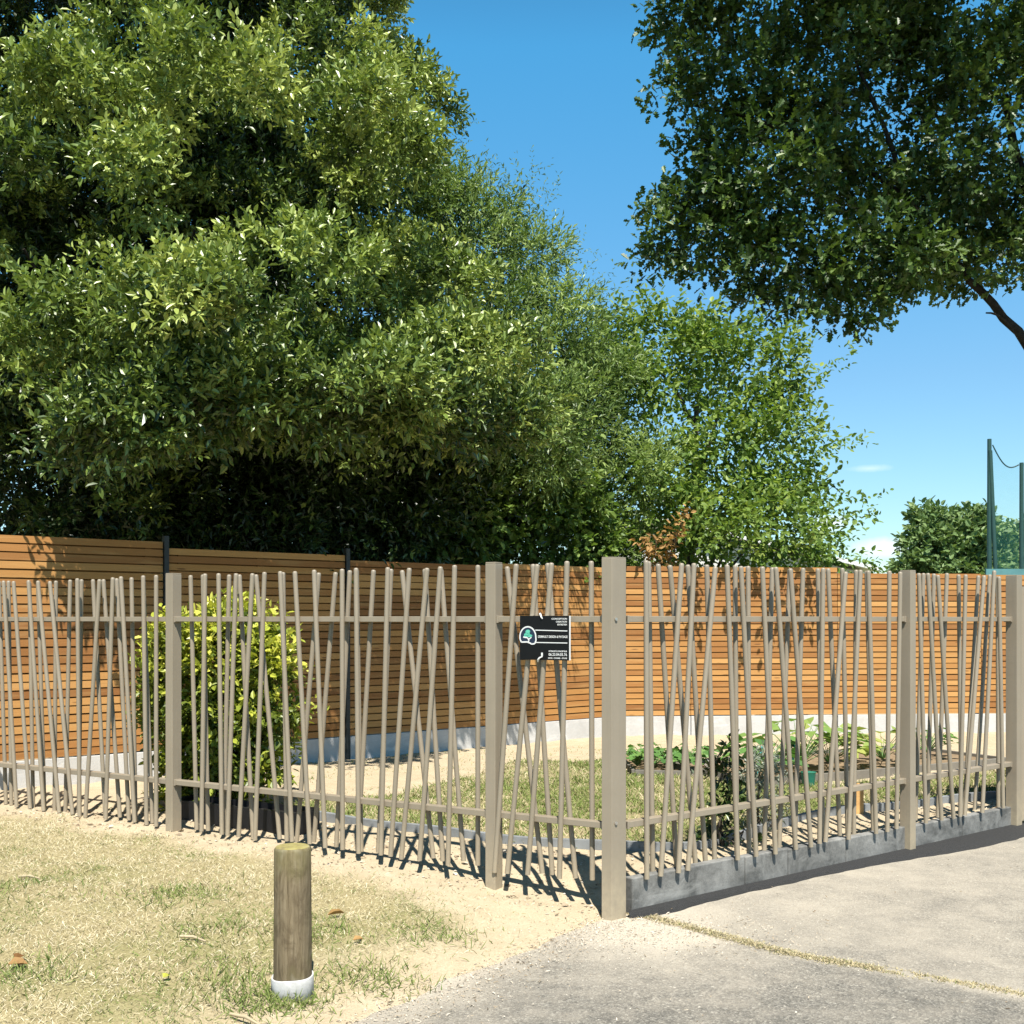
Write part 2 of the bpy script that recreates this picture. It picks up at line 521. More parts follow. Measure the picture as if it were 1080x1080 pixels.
LF0 = [(3.7,612.5,17.5,851),(14.2,613,31.7,852.5),(30,612,46,855),(40,612.5,62.5,857),(52.5,613,76.5,859),(81.5,610,84,861),(105,611,90,862),(119,609,111.5,864),(127.5,608,142,867),(151,607,154.5,870),(164.7,606.5,164.7,871.5),
       (-14,613,-4,847),(-27,614,-33,845),(-40,614,-30,843)]
LB0 = [(-1,613,6.3,848),(9,612.5,12,849),(31,614,35,852),(59,612.5,57.5,855),(40,613,47,853),(74,611.5,69,855),(86,611,83,857),(98,611,111,860),(109,611,126.5,862),(123,610,136,865),(138.7,609,143,866),(151,608,160.5,868),(-20,614,-14,846),(-36,614,-42,843)]
LF1 = [(216.3,605,212.5,876.7),(230.5,604.7,234,880),(249,604.7,240,881),(266.3,604.7,251.7,882.5),(279,603.3,269,886),(295.5,602.5,308,887.5),(311,602.5,326.7,890),(331.3,601,343,894),
       (360.8,600,361.3,896),(375.5,599,378.3,900),(409,598.3,401.7,901.7),(431.7,599,412,903),(450.5,599,423.3,906),(464.5,597.5,442.5,907.5),(479.5,596,472.5,912.5)]
LB1 = [(201,606.7,207.5,875),(214,606,219.5,876),(241.7,606,236,879),(252.5,606,267,885),(270,606,295,885),(298.5,603.5,302.5,887),(336.3,604,313,887.5),(354,603.5,331,888),(369,601.5,354.7,893),(394,601,377,897),(412.5,600,399,899),(376,601,381,898),(424,601.5,457,905),(448,600,467,908),(465,600,489,908),(504,596,504,912.5)]
LF2 = [(544.5,594.7,521.7,920),(566.7,595,535,921),(581.7,593.5,556.5,922.5),(598,591.7,590,926.5)]
LB2 = [(534.7,597.5,572,921),(562,595,582.5,922.5),(577.5,594,607,926),(623.5,591.7,624.7,928)]
RF1 = [(681.5,591,682.2,927),(719,594,696.8,924),(732,594,715.5,920.5),(754.5,597.5,725.3,918),(766.7,595.5,778,906.7),(781.3,597,797.5,903),(804,597.5,817.8,900.5),(818.2,598,839.3,895.7),(833.5,599.5,855.3,893),(868.2,599,864.3,889.5),(892,603,870.5,888),(907.6,601,894.9,885.3),(915.7,601.7,924,879),(938,602,935.8,877)]
RB1 = [(694,594.7,714,917),(706.5,596,733.5,911),(725.3,595.5,744,910),(745.4,595.5,753.8,909),(684,592,688.5,921),(775.3,596,777,905),(789,597,790,903),(814.5,598.5,806,899.5),(833,600,821.5,898),(847,599,838,895),(862.5,599.5,868,889),(873.3,599.5,885.8,881),(888.3,599,894,882),(903,601,900.5,880),(914,602,921,877)]
RF2 = [(969,604.5,976.5,868),(978.6,604.5,993,865),(989,606.5,1005.7,863),(1018.5,606,1012.6,861),(1038,607,1017.5,860),(1048.7,601.7,1036,857),(1053.6,608,1058,852)]
RB2 = [(974,604.5,965.5,865),(985,605,978,863),(998.7,604.5,989,862),(1011,606,1014,858),(1032,607,1017,856),(1044,606,1028,854),(1052,608,1053,851)]
RF1.append((949.5, 603, 945.5, 874))
fence_panel(.055, sL1 - .031, DL, NL, LF2, LB2, 'short panel of slanted taupe tubes carrying the black sign')
fence_panel(sL1 + .031, sL2 - .031, DL, NL, LF1, LB1, 'long panel of slanted taupe tubes behind the wooden bollard')
fence_panel(sL2 + .031, sL3 - .031, DL, NL, LF0, LB0, 'taupe tube panel at the left edge, left of the yellow-green shrub')
fence_panel(.06, sR1 - .031, DR, NR, RF1, RB1, 'long panel of slanted taupe tubes above the kerb right of the corner post')
fence_panel(sR1 + .031, sR2 - .038, DR, NR, RF2, RB2, 'short panel of slanted taupe tubes at the right end of the kerb')
line_post(fence_s and -58, DL, NL, .14, 1.785, 'taupe fence post beyond the left end of the tube fence', PG)

# gate leaf beyond the end post
q0 = C + DR * (sR2 + .06); gd = np.array((.985, .17)); gd /= np.linalg.norm(gd); gn = np.array((gd[1], -gd[0]))
e = empty('metal_gate', (q0[0], q0[1], 0), 'taupe sheet metal gate leaf at the right edge of the fence', 'gate')
mb = MB(); c0 = q0 + gd * .62
mb.box((c0[0], c0[1], .88), dvec(gd) * .60, dvec(gn) * .012, UP * .80); mb.build('infill_sheet', M['taupe'], e)
for k in range(2):
    cc = q0 + gd * (.03 + k * 1.18)
    mb = MB(); mb.box((cc[0], cc[1], .89), dvec(gd) * .025, dvec(gn) * .02, UP * .845); mb.build('stile', M['taupe'], e, .002)
for zz in (.08, 1.71):
    mb = MB(); mb.box((c0[0], c0[1], zz), dvec(gd) * .566, dvec(gn) * .0185, UP * .024); mb.build('gate_rail', M['taupe'], e, .002)

# kerb stones
cuts = [.10, .98, 1.36, 1.92, sR1 + .0, 3.25, sR2 - .02]
labs = ['grey concrete kerb stone touching the thick corner post', 'second grey kerb stone from the corner post, short and pale', 'third grey kerb stone from the corner post', 'grey kerb stone just left of the middle kerb-side post',
        'grey kerb stone just right of the middle kerb-side post', 'grey kerb stone at the far right end by the gate post']
for i in range(len(cuts) - 1):
    a_, b_ = cuts[i] + .003, cuts[i + 1] - .003
    mb = MB(); top = .186 - .010 * i * .6
    mm = (a_ + b_) / 2; q = C + DR * mm - NR * .012
    mb.box((q[0], q[1], top / 2 - .06), dvec(DR) * (b_ - a_) / 2, dvec(NR) * .03, UP * (top / 2 + .06))
    o = mb.build('kerb_stone', M['kerb'], None, .006)
    tag(o, labs[i], 'kerb stone', 'grey kerb stones under the right fence')

# ------------------------------------------------------------------ black sign
SG = empty('sign_board', (0, 0, 0), 'black rectangular company sign with white lettering tied to the fence tubes', 'sign')
soff = .058
s_l = fence_s(549.5, DL, NL, soff); s_r = fence_s(601.0, DL, NL, soff)
ctr = C + DL * (s_l + s_r) / 2 + NL * soff
wS = abs(s_l - s_r); zt = EYE - (649.5 - HOR) / F * ctr[1]; zb = EYE - (696 - HOR) / F * ctr[1]
hS = zt - zb
SX = -DL; tilt = 0.0
SG.location = (ctr[0], ctr[1], zb)
M['signwhite'] = simple('white_pvc', (.78, .78, .76), .5, .03, 20)
M['signblack'] = simple('black_print', (.003, .0033, .004), .55, .2, 30, .25)
M['ink'] = simple('white_ink', (.62, .62, .60), .6, .03, 30)
M['teal'] = simple('teal_ink', (.09, .42, .30), .6, .15, 90)
M['navy'] = simple('navy_ink', (.01, .02, .045), .6, .1, 30)
def sp_(u, v, o):
    """sign coords: u 0..1 left to right, v 0..1 bottom to top, o metres in front of its face"""
    q = ctr + SX * (u - .5) * wS + NL * o
    return np.array((q[0], q[1], zb + v * hS))
mb = MB()
mb.box(((ctr[0]), ctr[1], (zt + zb) / 2), dvec(SX) * wS / 2, dvec(NL) * .009, UP * hS / 2)
mb.build('panel', M['signwhite'], SG)
mb = MB()
q = ctr + NL * .0095
mb.box((q[0], q[1], (zt + zb) / 2), dvec(SX) * (wS / 2 + .0005), dvec(NL) * .0012, UP * (hS / 2 + .0005))
mb.build('printed_face', M['signblack'], SG)
FO = .0112
def flat(name, polys, mat, o=FO, th=.0006):
    mb = MB()
    for poly in polys:
        n_ = len(poly)
        vs = [sp_(u, v, o) for u, v in poly] + [sp_(u, v, o + th) for u, v in poly]
        fs = [tuple(range(n_)), tuple(range(n_, 2 * n_))] + [(i, (i + 1) % n_, n_ + (i + 1) % n_, n_ + i) for i in range(n_)]
        mb.add(vs, fs)
    return mb.build(name, mat, SG)
def strip(pts, w):
    """a polyline in sign coords turned to quads of width w (fraction of height)"""
    out = []
    ar = hS / wS
    for a, b2 in zip(pts[:-1], pts[1:]):
        dx, dy = (b2[0] - a[0]) / ar, b2[1] - a[1]
        l = math.hypot(dx, dy) + 1e-9
        ox, oy = -dy / l * w / 2 * ar, dx / l * w / 2
        out.append([(a[0] + ox, a[1] + oy), (b2[0] + ox, b2[1] + oy), (b2[0] - ox, b2[1] - oy), (a[0] - ox, a[1] - oy)])
    return out
arch = []
for k in range(25):
    t = math.pi * (1.0 - k / 24)
    arch.append((.165 + .165 * math.cos(t) * (1 if abs(math.cos(t)) < .95 else 1), .52 + .23 * math.sin(t)))
arch = [(.03, .40), (.005, .46)] + arch + [(.335, .44), (.31, .37), (.25, .355), (.20, .385), (.15, .405), (.03, .40)]
flat('emblem_ground', [[p for p in arch[:-1]]], M['navy'], FO - .0005, .0004)
flat('emblem_outline', strip(arch, .032), M['ink'])
def blob(cx, cy, rx, ry, n=9, ph=0):
    return [(cx + rx * math.cos(2 * math.pi * k / n + ph) * (1 + .12 * math.sin(3 * k)), cy + ry * math.sin(2 * math.pi * k / n + ph) * (1 + .12 * math.cos(5 * k))) for k in range(n)]
flat('emblem_tree', [blob(.165, .64, .05, .05), blob(.15, .575, .065, .04), blob(.205, .545, .055, .035), blob(.12, .535, .04, .03)], M['teal'])
flat('emblem_trunk', strip([(.07, .515), (.16, .50), (.19, .44), (.17, .40)], .03) + strip([(.24, .51), (.19, .47)], .025), M['ink'], FO + .0003)
flat('rule', strip([(.32, .675), (.97, .66)], .02), M['ink'])
flat('rule', strip([(.33, .395), (.97, .39)], .02), M['ink'])
def text(s, u, v, size, align='RIGHT', width=None):
    cu = bpy.data.curves.new('lettering', 'FONT'); cu.body = s; cu.size = size * hS; cu.align_x = align; cu.align_y = 'CENTER'
    cu.extrude = .0003; cu.resolution_u = 3; cu.offset = .0002
    tmp = bpy.data.objects.new('lettering', cu); COL.objects.link(tmp)
    bpy.context.view_layer.update()
    dg = bpy.context.evaluated_depsgraph_get()
    me = bpy.data.meshes.new_from_object(tmp.evaluated_get(dg))
    wx = tmp.dimensions.x
    bpy.data.objects.remove(tmp)
    sx = 1.0 if not width else width * wS / max(wx, 1e-6)
    pos = sp_(u, v, FO + .0004)
    mt = Matrix(((SX[0] * sx, 0, NL[0], pos[0]), (SX[1] * sx, 0, NL[1], pos[1]), (0, 1, 0, pos[2]), (0, 0, 0, 1)))
    me.transform(mt); me.materials.clear(); me.materials.append(M['ink'])
    o = bpy.data.objects.new('lettering', me); COL.objects.link(o); o.parent = SG; o.matrix_parent_inverse = PINV(SG)
text('GRIMAULT DESIGN & PAYSAGE', .975, .525, .075, 'RIGHT', .60)
text('CONCEPTION', .965, .93, .05, 'RIGHT', .31)
text('CREATION', .965, .865, .05, 'RIGHT', .22)
text('ENTRETIEN', .965, .80, .05, 'RIGHT', .19)
text('PAYSAGISTE CONCEPTEUR', .965, .20, .045, 'RIGHT', .37)
text('06.23.04.03.76', .965, .125, .085, 'RIGHT', .37)
text('DEVIS - CONSEIL - ETUDE', .965, .045, .04, 'RIGHT', .38)
flat('phone_icon', [[(.44, .09), (.475, .09), (.475, .165), (.44, .165)]], M['ink'])
for pts in ([sp_(.40, 1.02, .004), sp_(.42, 1.05, .012), sp_(.455, .96, .016), sp_(.47, .93, .013)], [sp_(.36, -.045, .004), sp_(.38, .0, .014), sp_(.42, .05, .015), sp_(.47, .075, .013)]):
    mb = MB(); mb.tube(pts, [.0035, .005, .0045, .002], 6); mb.build('cable_tie', M['signwhite'], SG)

# ------------------------------------------------------------------ wooden screen fence behind
ZW = 18363.0
def wp(px):  # point on the left run of the wooden fence
    Z = ZW / (2028 - px); return np.array(((px - CXP) / F * Z, Z))
WA = wp(650)
dW = (wp(650) - wp(0)); dW /= np.linalg.norm(dW)
dV = np.array((1.0, .085)); dV /= np.linalg.norm(dV)
nW = np.array((dW[1], -dW[0])); nV = np.array((dV[1], -dV[0]))
PANELS = 'slatted brown timber fence panels'
def wood_panel(a, b2, n, zb_, zt_, label, trim=.028):
    d = b2 - a; L = np.linalg.norm(d); d = d / L
    e = empty('timber_fence', (*((a + b2) / 2), .1), label, 'fence panel', PANELS)
    ns = int(round((zt_ - zb_) / .0685)); pitch = (zt_ - zb_) / ns
    vs = []; fs = []; tn = []
    for i in range(ns):
        z0 = zb_ + i * pitch + .0065; z1 = zb_ + (i + 1) * pitch - .0055
        # a slat of two boards end to end at times
        cutp = [trim, L - trim]
        if random.random() < .0: cutp.insert(1, L * random.uniform(.3, .7))
        for u0, u1 in zip(cutp[:-1], cutp[1:]):
            t = random.random() ** 1.1 * .95
            jit = random.uniform(-.002, .002)
            off = random.uniform(0, .004)
            b0 = len(vs)
            for (uu_, w_, zz) in ((u0, .012, z0), (u1, .012, z0), (u1, .012 - off, z1), (u0, .012 - off, z1), (u0, -.012, z0), (u1, -.012, z0), (u1, -.012, z1), (u0, -.012, z1)):
                p = a + d * uu_ + n * w_
                vs.append((p[0], p[1], zz + jit)); tn.append(t)
            fs += [(b0, b0 + 1, b0 + 2, b0 + 3), (b0 + 5, b0 + 4, b0 + 7, b0 + 6), (b0 + 3, b0 + 2, b0 + 6, b0 + 7), (b0 + 4, b0 + 5, b0 + 1, b0), (b0 + 1, b0 + 5, b0 + 6, b0 + 2), (b0 + 4, b0, b0 + 3, b0 + 7)]
    # second row of slats on the back, staggered over the gaps
    for i in range(ns - 1):
        z0 = zb_ + (i + .5) * pitch + .004; z1 = z0 + pitch - .008
        b0 = len(vs)
        for (uu_, w_, zz) in ((trim, -.037, z0), (L - trim, -.037, z0), (L - trim, -.037, z1), (trim, -.037, z1), (trim, -.052, z0), (L - trim, -.052, z0), (L - trim, -.052, z1), (trim, -.052, z1)):
            p = a + d * uu_ + n * w_; vs.append((p[0], p[1], zz)); tn.append(random.random() * .8)
        fs += [(b0, b0 + 1, b0 + 2, b0 + 3), (b0 + 5, b0 + 4, b0 + 7, b0 + 6), (b0 + 3, b0 + 2, b0 + 6, b0 + 7), (b0 + 4, b0 + 5, b0 + 1, b0), (b0 + 1, b0 + 5, b0 + 6, b0 + 2), (b0 + 4, b0, b0 + 3, b0 + 7)]
    # battens behind the slats
    for u in (.15, L / 2, L - .15):
        b0 = len(vs)
        for (uu_, w_, zz) in ((u - .03, -.0125, zb_ + .02), (u + .03, -.0125, zb_ + .02), (u + .03, -.0125, zt_ - .03), (u - .03, -.0125, zt_ - .03), (u - .03, -.035, zb_ + .02), (u + .03, -.035, zb_ + .02), (u + .03, -.035, zt_ - .03), (u - .03, -.035, zt_ - .03)):
            p = a + d * uu_ + n * w_; vs.append((p[0], p[1], zz)); tn.append(.2)
        fs += [(b0, b0 + 1, b0 + 2, b0 + 3), (b0 + 5, b0 + 4, b0 + 7, b0 + 6), (b0 + 3, b0 + 2, b0 + 6, b0 + 7), (b0 + 4, b0 + 5, b0 + 1, b0), (b0 + 1, b0 + 5, b0 + 6, b0 + 2), (b0 + 4, b0, b0 + 3, b0 + 7)]
    o = np_mesh('slat_screen', np.array(vs), np.array(fs).ravel(), np.full(len(fs), 4), M['slat'], e, {'tone': np.array(tn)})
    # shift texture so panels differ
    mb = MB(); c_ = (a + b2) / 2
    mb.box((c_[0], c_[1], (zb_ - .004 - .12) / 2), dvec(d) * (L / 2 - trim - .001), dvec(n) * .02, UP * (zb_ - .004 + .12) / 2)
    mb.build('gravel_board', M['concrete'], e, .004)
    return e
def wood_post(p, d, n, z1, label):
    mb = MB(); mb.box((p[0], p[1], z1 / 2 - .1), dvec(d) * .021, dvec(n) * .03, UP * (z1 / 2 + .1))
    o = mb.build('timber_fence_post', M['darkpost'], None, .002)
    tag(o, label, 'fence post', 'dark posts of the timber fence')
step = 1.815
pts = [WA - dW * step * k for k in range(5, -1, -1)]
wl = ['brown timber panel past the left edge, behind the leftmost taupe tubes', 'tallest brown timber panel, sunlit at its left end', 'brown timber panel behind the yellow-green shrub, between two dark posts', 'shaded brown timber panel right of the second dark post', 'brown timber panel behind the black sign', '']
tops = [2.19, 2.178, 2.125, 2.077, 2.105]
for i in range(5):
    wood_panel(pts[i], pts[i + 1], nW, .363, tops[i], wl[i])
pl = ['dark post of the timber fence at the far left', 'dark metal post beside the leftmost timber panel', 'dark metal post above the yellow-green shrub', 'dark metal post above the fence behind the bollard', 'dark metal timber-fence post hidden behind the post left of the sign', 'dark corner post of the timber fence behind the thick taupe corner post']
ptop = [2.24, 2.22, 2.225, 2.185, 2.06, 2.06]
for i in range(6): wood_post(pts[i], dW, nW, ptop[i], pl[i])
sV = [0, .885, 2.66, 4.44, 6.22]
tv = [2.125, 2.118, 2.052, 2.04]
vl = ['short golden timber panel just right of the thick corner post', 'golden timber panel with dappled leaf shade, right of the corner post', 'sunlit golden timber panel behind the middle kerb-side post', 'golden timber panel at the right edge behind the gate']
for i in range(4):
    wood_panel(WA + dV * (sV[i] + (.03 if i == 0 else 0)), WA + dV * sV[i + 1], nV, .363, tv[i], vl[i], .003)
vpl = ['dark post inside the golden timber run, nearest the corner', 'dark post between the dappled and the sunlit golden timber panels', 'dark post of the golden timber run near the gate', 'dark post at the right end of the golden timber run']
for i in range(1, 5): wood_post(WA + dV * sV[i] - nV * .09, dV, nV, tv[i - 1] - .01, vpl[i - 1])

# ------------------------------------------------------------------ leaves
T_OVAL = (np.array([(0, 0, 0), (.32, .5, .09), (.72, .36, .05), (1, 0, -.08), (.72, -.36, .05), (.32, -.5, .09)]), [(0, 1, 2, 3), (0, 3, 4, 5)])
T_NARROW = (np.array([(0, 0, 0), (.45, .5, .10), (1, 0, -.05), (.45, -.5, .10)]), [(0, 1, 2), (0, 2, 3)])
_ol = [(.14, .10, .02), (.30, .34, .07), (.40, .17, .03), (.56, .5, .09), (.66, .24, .03), (.82, .40, .05), (.9, .2, 0)]
T_OAK = (np.array([(0, 0, 0)] + _ol + [(1, 0, -.06)] + [(u, -v, h) for u, v, h in reversed(_ol)]), [tuple(range(9)), (0, 8) + tuple(range(9, 16))])

def norm(a): return a / (np.linalg.norm(a, axis=-1, keepdims=True) + 1e-9)

class Leaves:
    def __init__(s): s.b = []; s.d = []; s.n = []; s.L = []; s.W = []; s.t = []
    def twigs(s, O, D, tl, k, L, W, tone, droop=.1, upb=.9, spread=.9, lj=.6):
        O = np.asarray(O); D = norm(np.asarray(D)); m_ = len(O)
        if m_ == 0: return
        a = np.where(np.abs(D[:, 2:3]) < .9, np.array([[0, 0, 1.]]), np.array([[1., 0, 0]]))
        U = norm(np.cross(D, a)); V = np.cross(D, U)
        ph = rng.random(m_) * 6.28
        tl = np.broadcast_to(np.asarray(tl, float), (m_,)) * (1 + .5 * (rng.random(m_) - .5))
        for j in range(k):
            t = (j + .6) / k
            an = ph + j * 2.399 + rng.normal(0, .3, m_)
            perp = np.cos(an)[:, None] * U + np.sin(an)[:, None] * V
            w = spread * (1.15 - .6 * t)
            d = norm(D * (1.05 - w * .6) + perp * w + np.array([0, 0, -droop]) + rng.normal(0, .18, (m_, 3)))
            n = np.array([0, 0, upb]) + rng.normal(0, .55, (m_, 3)) + D * .25
            n = norm(n - d * np.sum(n * d, 1, keepdims=True))
            s.b.append(O + D * (tl * t)[:, None] + rng.normal(0, .012, (m_, 3)))
            s.d.append(d); s.n.append(n)
            sc = 1 + lj * (rng.random(m_) - .6)
            s.L.append(L * sc); s.W.append(W * sc)
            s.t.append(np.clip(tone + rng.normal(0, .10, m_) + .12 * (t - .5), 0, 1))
    def build(s, name, tmpl, mat, parent=None):
        b = np.concatenate(s.b); d = np.concatenate(s.d); n = np.concatenate(s.n)
        L = np.concatenate(s.L); W = np.concatenate(s.W); t = np.concatenate(s.t)
        side = np.cross(n, d)
        tv_, tf = tmpl
        k = len(tv_); m_ = len(b)
        vs = (b[:, None, :] + d[:, None, :] * (tv_[None, :, 0:1] * L[:, None, None]) + side[:, None, :] * (tv_[None, :, 1:2] * W[:, None, None])
              + n[:, None, :] * (tv_[None, :, 2:3] * L[:, None, None])).reshape(-1, 3)
        offs = (np.arange(m_) * k)[:, None]
        fl_ = np.concatenate([(offs + np.array(f)[None, :]) for f in tf], 1).ravel()
        lt = np.tile([len(f) for f in tf], m_)
        return np_mesh(name, vs, fl_, lt, mat, parent, {'tone': np.repeat(t, k)})

def ball(n):
    v = norm(rng.normal(0, 1, (n, 3))); return v * (rng.random((n, 1)) ** (1 / 2.4))

def crown(hull, nclump, crad, twigs, tl, k, L, W, toneb=.5, tonev=.18, fill=0, lv=None, flat_=.7, keepback=.4, outw=.55, droop=.1, tonef=None, upb=.9, spread=.9, under=1.0):
    """hull: list of (centre xyz, radii xyz[, weight]); leafy clumps sit on the hull, fill twigs inside it"""
    lv = lv or Leaves()
    cen = np.array([h[0] for h in hull]); rad = np.array([h[1] for h in hull])
    ar = np.array([(h[1][0] * h[1][2] + h[1][0] * h[1][1] + h[1][1] * h[1][2]) * (h[2] if len(h) > 2 else 1) for h in hull])
    pick = rng.choice(len(hull), int(nclump), p=ar / ar.sum())
    for i in pick:
        v = norm(rng.normal(0, 1, 3))
        if v[1] > .35 and rng.random() > keepback: continue
        if v[2] < -.25 and rng.random() > under: continue
        c = cen[i] + rad[i] * v * rng.uniform(.74, 1.02)
        q = np.sum(((c - cen) / rad) ** 2, 1); q[i] = 9
        if (q < .55).any(): continue
        if c[2] < 2.0 and rng.random() < .6 and c[1] < 12: pass
        r = crad * rng.uniform(.6, 1.3)
        o = norm(v / rad[i] * rad[i].mean() + np.array([0, 0, .25]))
        m_ = int(twigs * (r / crad) ** 2 * rng.uniform(.8, 1.2)) + 2
        bl = ball(m_)
        pos = c + bl * np.array([r, r, r * flat_]) - o * r * .2
        D = o * outw + bl * .85 + np.array([0, 0, .25]) + rng.normal(0, .28, (m_, 3))
        tone = toneb + rng.normal(0, tonev) + rng.normal(0, .06, m_)
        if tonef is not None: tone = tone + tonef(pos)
        lv.twigs(pos, D, tl, k, L, W, tone, droop, upb, spread)
    if fill:
        pk = rng.choice(len(hull), fill, p=ar / ar.sum())
        v = norm(rng.normal(0, 1, (fill, 3))) * rng.uniform(.35, .9, (fill, 1))
        pos = cen[pk] + rad[pk] * v
        D = norm(v) + rng.normal(0, .5, (fill, 3)) + np.array([0, 0, .2])
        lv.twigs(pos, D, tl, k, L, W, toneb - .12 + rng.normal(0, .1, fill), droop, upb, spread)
    return lv

def boughs(hull, n, r, flat_=.6, front=.5, spc=.72):
    cen = np.array([h[0] for h in hull]); rad = np.array([h[1] for h in hull])
    ar = np.array([(h[1][0] * h[1][2] + h[1][0] * h[1][1] + h[1][1] * h[1][2]) * (h[2] if len(h) > 2 else 1) for h in hull])
    out = []; tries = 0
    while len(out) < n and tries < n * 30:
        tries += 1
        i = rng.choice(len(hull), p=ar / ar.sum())
        v = norm(rng.normal(0, 1, 3))
        if v[1] > .2 and rng.random() > front: continue
        c = cen[i] + rad[i] * v * rng.uniform(.88, 1.06)
        q = np.sum(((c - cen) / rad) ** 2, 1); q[i] = 9
        if (q < .6).any(): continue
        rr = r * rng.uniform(.65, 1.25)
        if any(np.linalg.norm(c - o_[0]) < spc * (rr + o_[1][0]) for o_ in out): continue
        out.append((c, np.array((rr, rr, rr * flat_)), 1.0))
    return out

def H(px, py, Z, rx, ry, rz, w=1.0):
    return (P(px, py, Z), np.array((rx, ry, rz)), w)

M['bark'] = simple('grey_brown_bark', (.085, .07, .052), .9, .4, 18, .2, 0, .6)
M['bark_shade'] = simple('shaded_bark', (.030, .026, .021), .95, .4, 14, .1, 0, .6)  # bark colour darkened to stand for crown shade on oak and evergreen limbs
M['leaf_a'] = leaf_mat('evergreen_leaf', [(0, (.014, .030, .008)), (.3, (.040, .072, .016)), (.6, (.145, .205, .042)), (.8, (.255, .315, .075)), (1, (.38, .43, .125))], .18, .36, .5)
M['leaf_b'] = leaf_mat('willow_leaf', [(0, (.022, .042, .012)), (.5, (.11, .175, .042)), (1, (.29, .37, .115))], .30, .45, .4)
M['leaf_c'] = leaf_mat('hazel_leaf', [(0, (.030, .066, .013)), (.5, (.115, .19, .035)), (1, (.26, .33, .07))], .36, .5, .35)
M['leaf_d'] = leaf_mat('oak_leaf', [(0, (.018, .040, .009)), (.5, (.045, .086, .016)), (1, (.13, .19, .036))], .22, .45, .4)
M['leaf_dry'] = leaf_mat('dry_leaf', [(0, (.18, .085, .03)), (1, (.42, .26, .10))], .25, .7, .2)
M['leaf_e'] = leaf_mat('golden_leaf', [(0, (.045, .070, .012)), (.4, (.15, .19, .025)), (.7, (.36, .39, .05)), (1, (.52, .50, .09))], .25, .4, .4)
M['leaf_veg'] = leaf_mat('vegetable_leaf', [(0, (.05, .12, .035)), (.5, (.12, .24, .06)), (1, (.33, .36, .10))], .3, .5, .3)
M['leaf_far'] = leaf_mat('far_leaf', [(0, (.06, .10, .035)), (.5, (.12, .19, .065)), (1, (.22, .29, .11))], .2, .5, .3)

def wob_path(a, b2, n=6, amp=.1, sag=0):
    a, b2 = np.asarray(a, float), np.asarray(b2, float)
    pts = []
    for i in range(n + 1):
        t = i / n
        p = a * (1 - t) + b2 * t
        if 0 < i < n: p = p + rng.normal(0, amp, 3) * np.array((1, 1, .5))
        p[2] += sag * math.sin(math.pi * t)
        pts.append(p)
    return pts

def trunk(parent, base, top, r0, limbs, mat=None):
    mb = MB()
    pts = wob_path(base, top, 7, .05)
    mb.tube(pts, list(np.linspace(r0, r0 * .35, len(pts))), 10)
    for L_ in limbs:
        a, b2, ra, rb = L_
        p = wob_path(a, b2, 6, .03 * np.linalg.norm(np.asarray(b2) - np.asarray(a)) / 3, .08)
        mb.tube(p, list(np.linspace(ra, rb, len(p))), 7)
    mb.build('trunk', mat or M['bark'], parent)

def tree_limbs(base, hull, r):
    out = []
    for h in hull:
        zf = min(.85, .35 + .5 * rng.random())
        a = np.array((base[0], base[1], max(.8, min(h[0][2] - .6, h[0][2] * zf))))
        out.append((a, h[0] + np.array((0, 0, h[1][2] * .3)), r * .5, r * .1))
    return out

# big evergreen on the left
hullA = [H(205, 300, 11.3, 2.4, 2.2, 1.8, 1.3), H(25, 330, 11.2, 1.9, 1.8, 2.1, 1.2), H(310, 90, 13.4, 1.05, 1.8, 2.5, 1.2), H(90, 50, 12.4, 2.3, 2.1, 2.5, 1.2),
         H(372, 375, 10.6, .75, 1.2, .75, 1.3), H(412, 140, 13.9, .4, .8, .9, 1.4), H(230, -200, 13.4, 1.6, 2.0, 1.8, .5), H(40, -240, 12.8, 2.6, 2, 2, .4), H(410, 500, 13.4, 1.2, 1.0, 1.3, .8), H(470, 430, 11.5, .55, .9, .7), H(-130, 250, 11.5, 1.6, 1.8, 3, .4),
         H(235, 395, 9.2, .8, .55, .42, 2.0), H(340, 390, 9.6, .75, .6, .42, 2.0), H(425, 405, 10.1, .5, .6, .36, 2.0), H(500, 430, 11.0, .5, .6, .35, 1.5)]
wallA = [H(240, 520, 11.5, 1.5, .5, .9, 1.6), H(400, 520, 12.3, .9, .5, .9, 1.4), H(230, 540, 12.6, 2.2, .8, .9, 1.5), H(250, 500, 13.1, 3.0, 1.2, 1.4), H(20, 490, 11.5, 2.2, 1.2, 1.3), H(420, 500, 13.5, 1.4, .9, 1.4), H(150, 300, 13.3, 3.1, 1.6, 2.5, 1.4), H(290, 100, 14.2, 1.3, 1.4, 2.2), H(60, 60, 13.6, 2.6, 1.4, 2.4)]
eT = empty('evergreen_tree', P(190, 653, 13.3) * np.array((1, 1, 0)), 'huge dark evergreen tree with sunlit leaf clumps filling the upper left', 'tree', 'trees behind the timber fence')
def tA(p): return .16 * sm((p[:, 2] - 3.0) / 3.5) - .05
bgA = boughs(hullA, 135, .68, .62, .5, .76)
bgO = [(P(x, y, Z), np.array((r_, r_ * .9, r_ * .55)), 1.0) for x, y, Z, r_ in ((88, 470, 8.95, .38), (140, 445, 9.0, .5), (205, 428, 9.1, .6), (270, 420, 9.3, .55), (335, 425, 9.55, .6), (400, 425, 9.9, .5), (450, 440, 10.3, .45), (515, 455, 10.9, .45), (180, 400, 9.6, .6), (300, 395, 9.9, .6), (420, 400, 10.6, .6))]
bgA += bgO
lv = crown(bgA, 3000, .22, 20, .18, 10, .078, .034, .62, .18, 0, None, .7, .45, .6, .05, tA, .9, .9, .12)
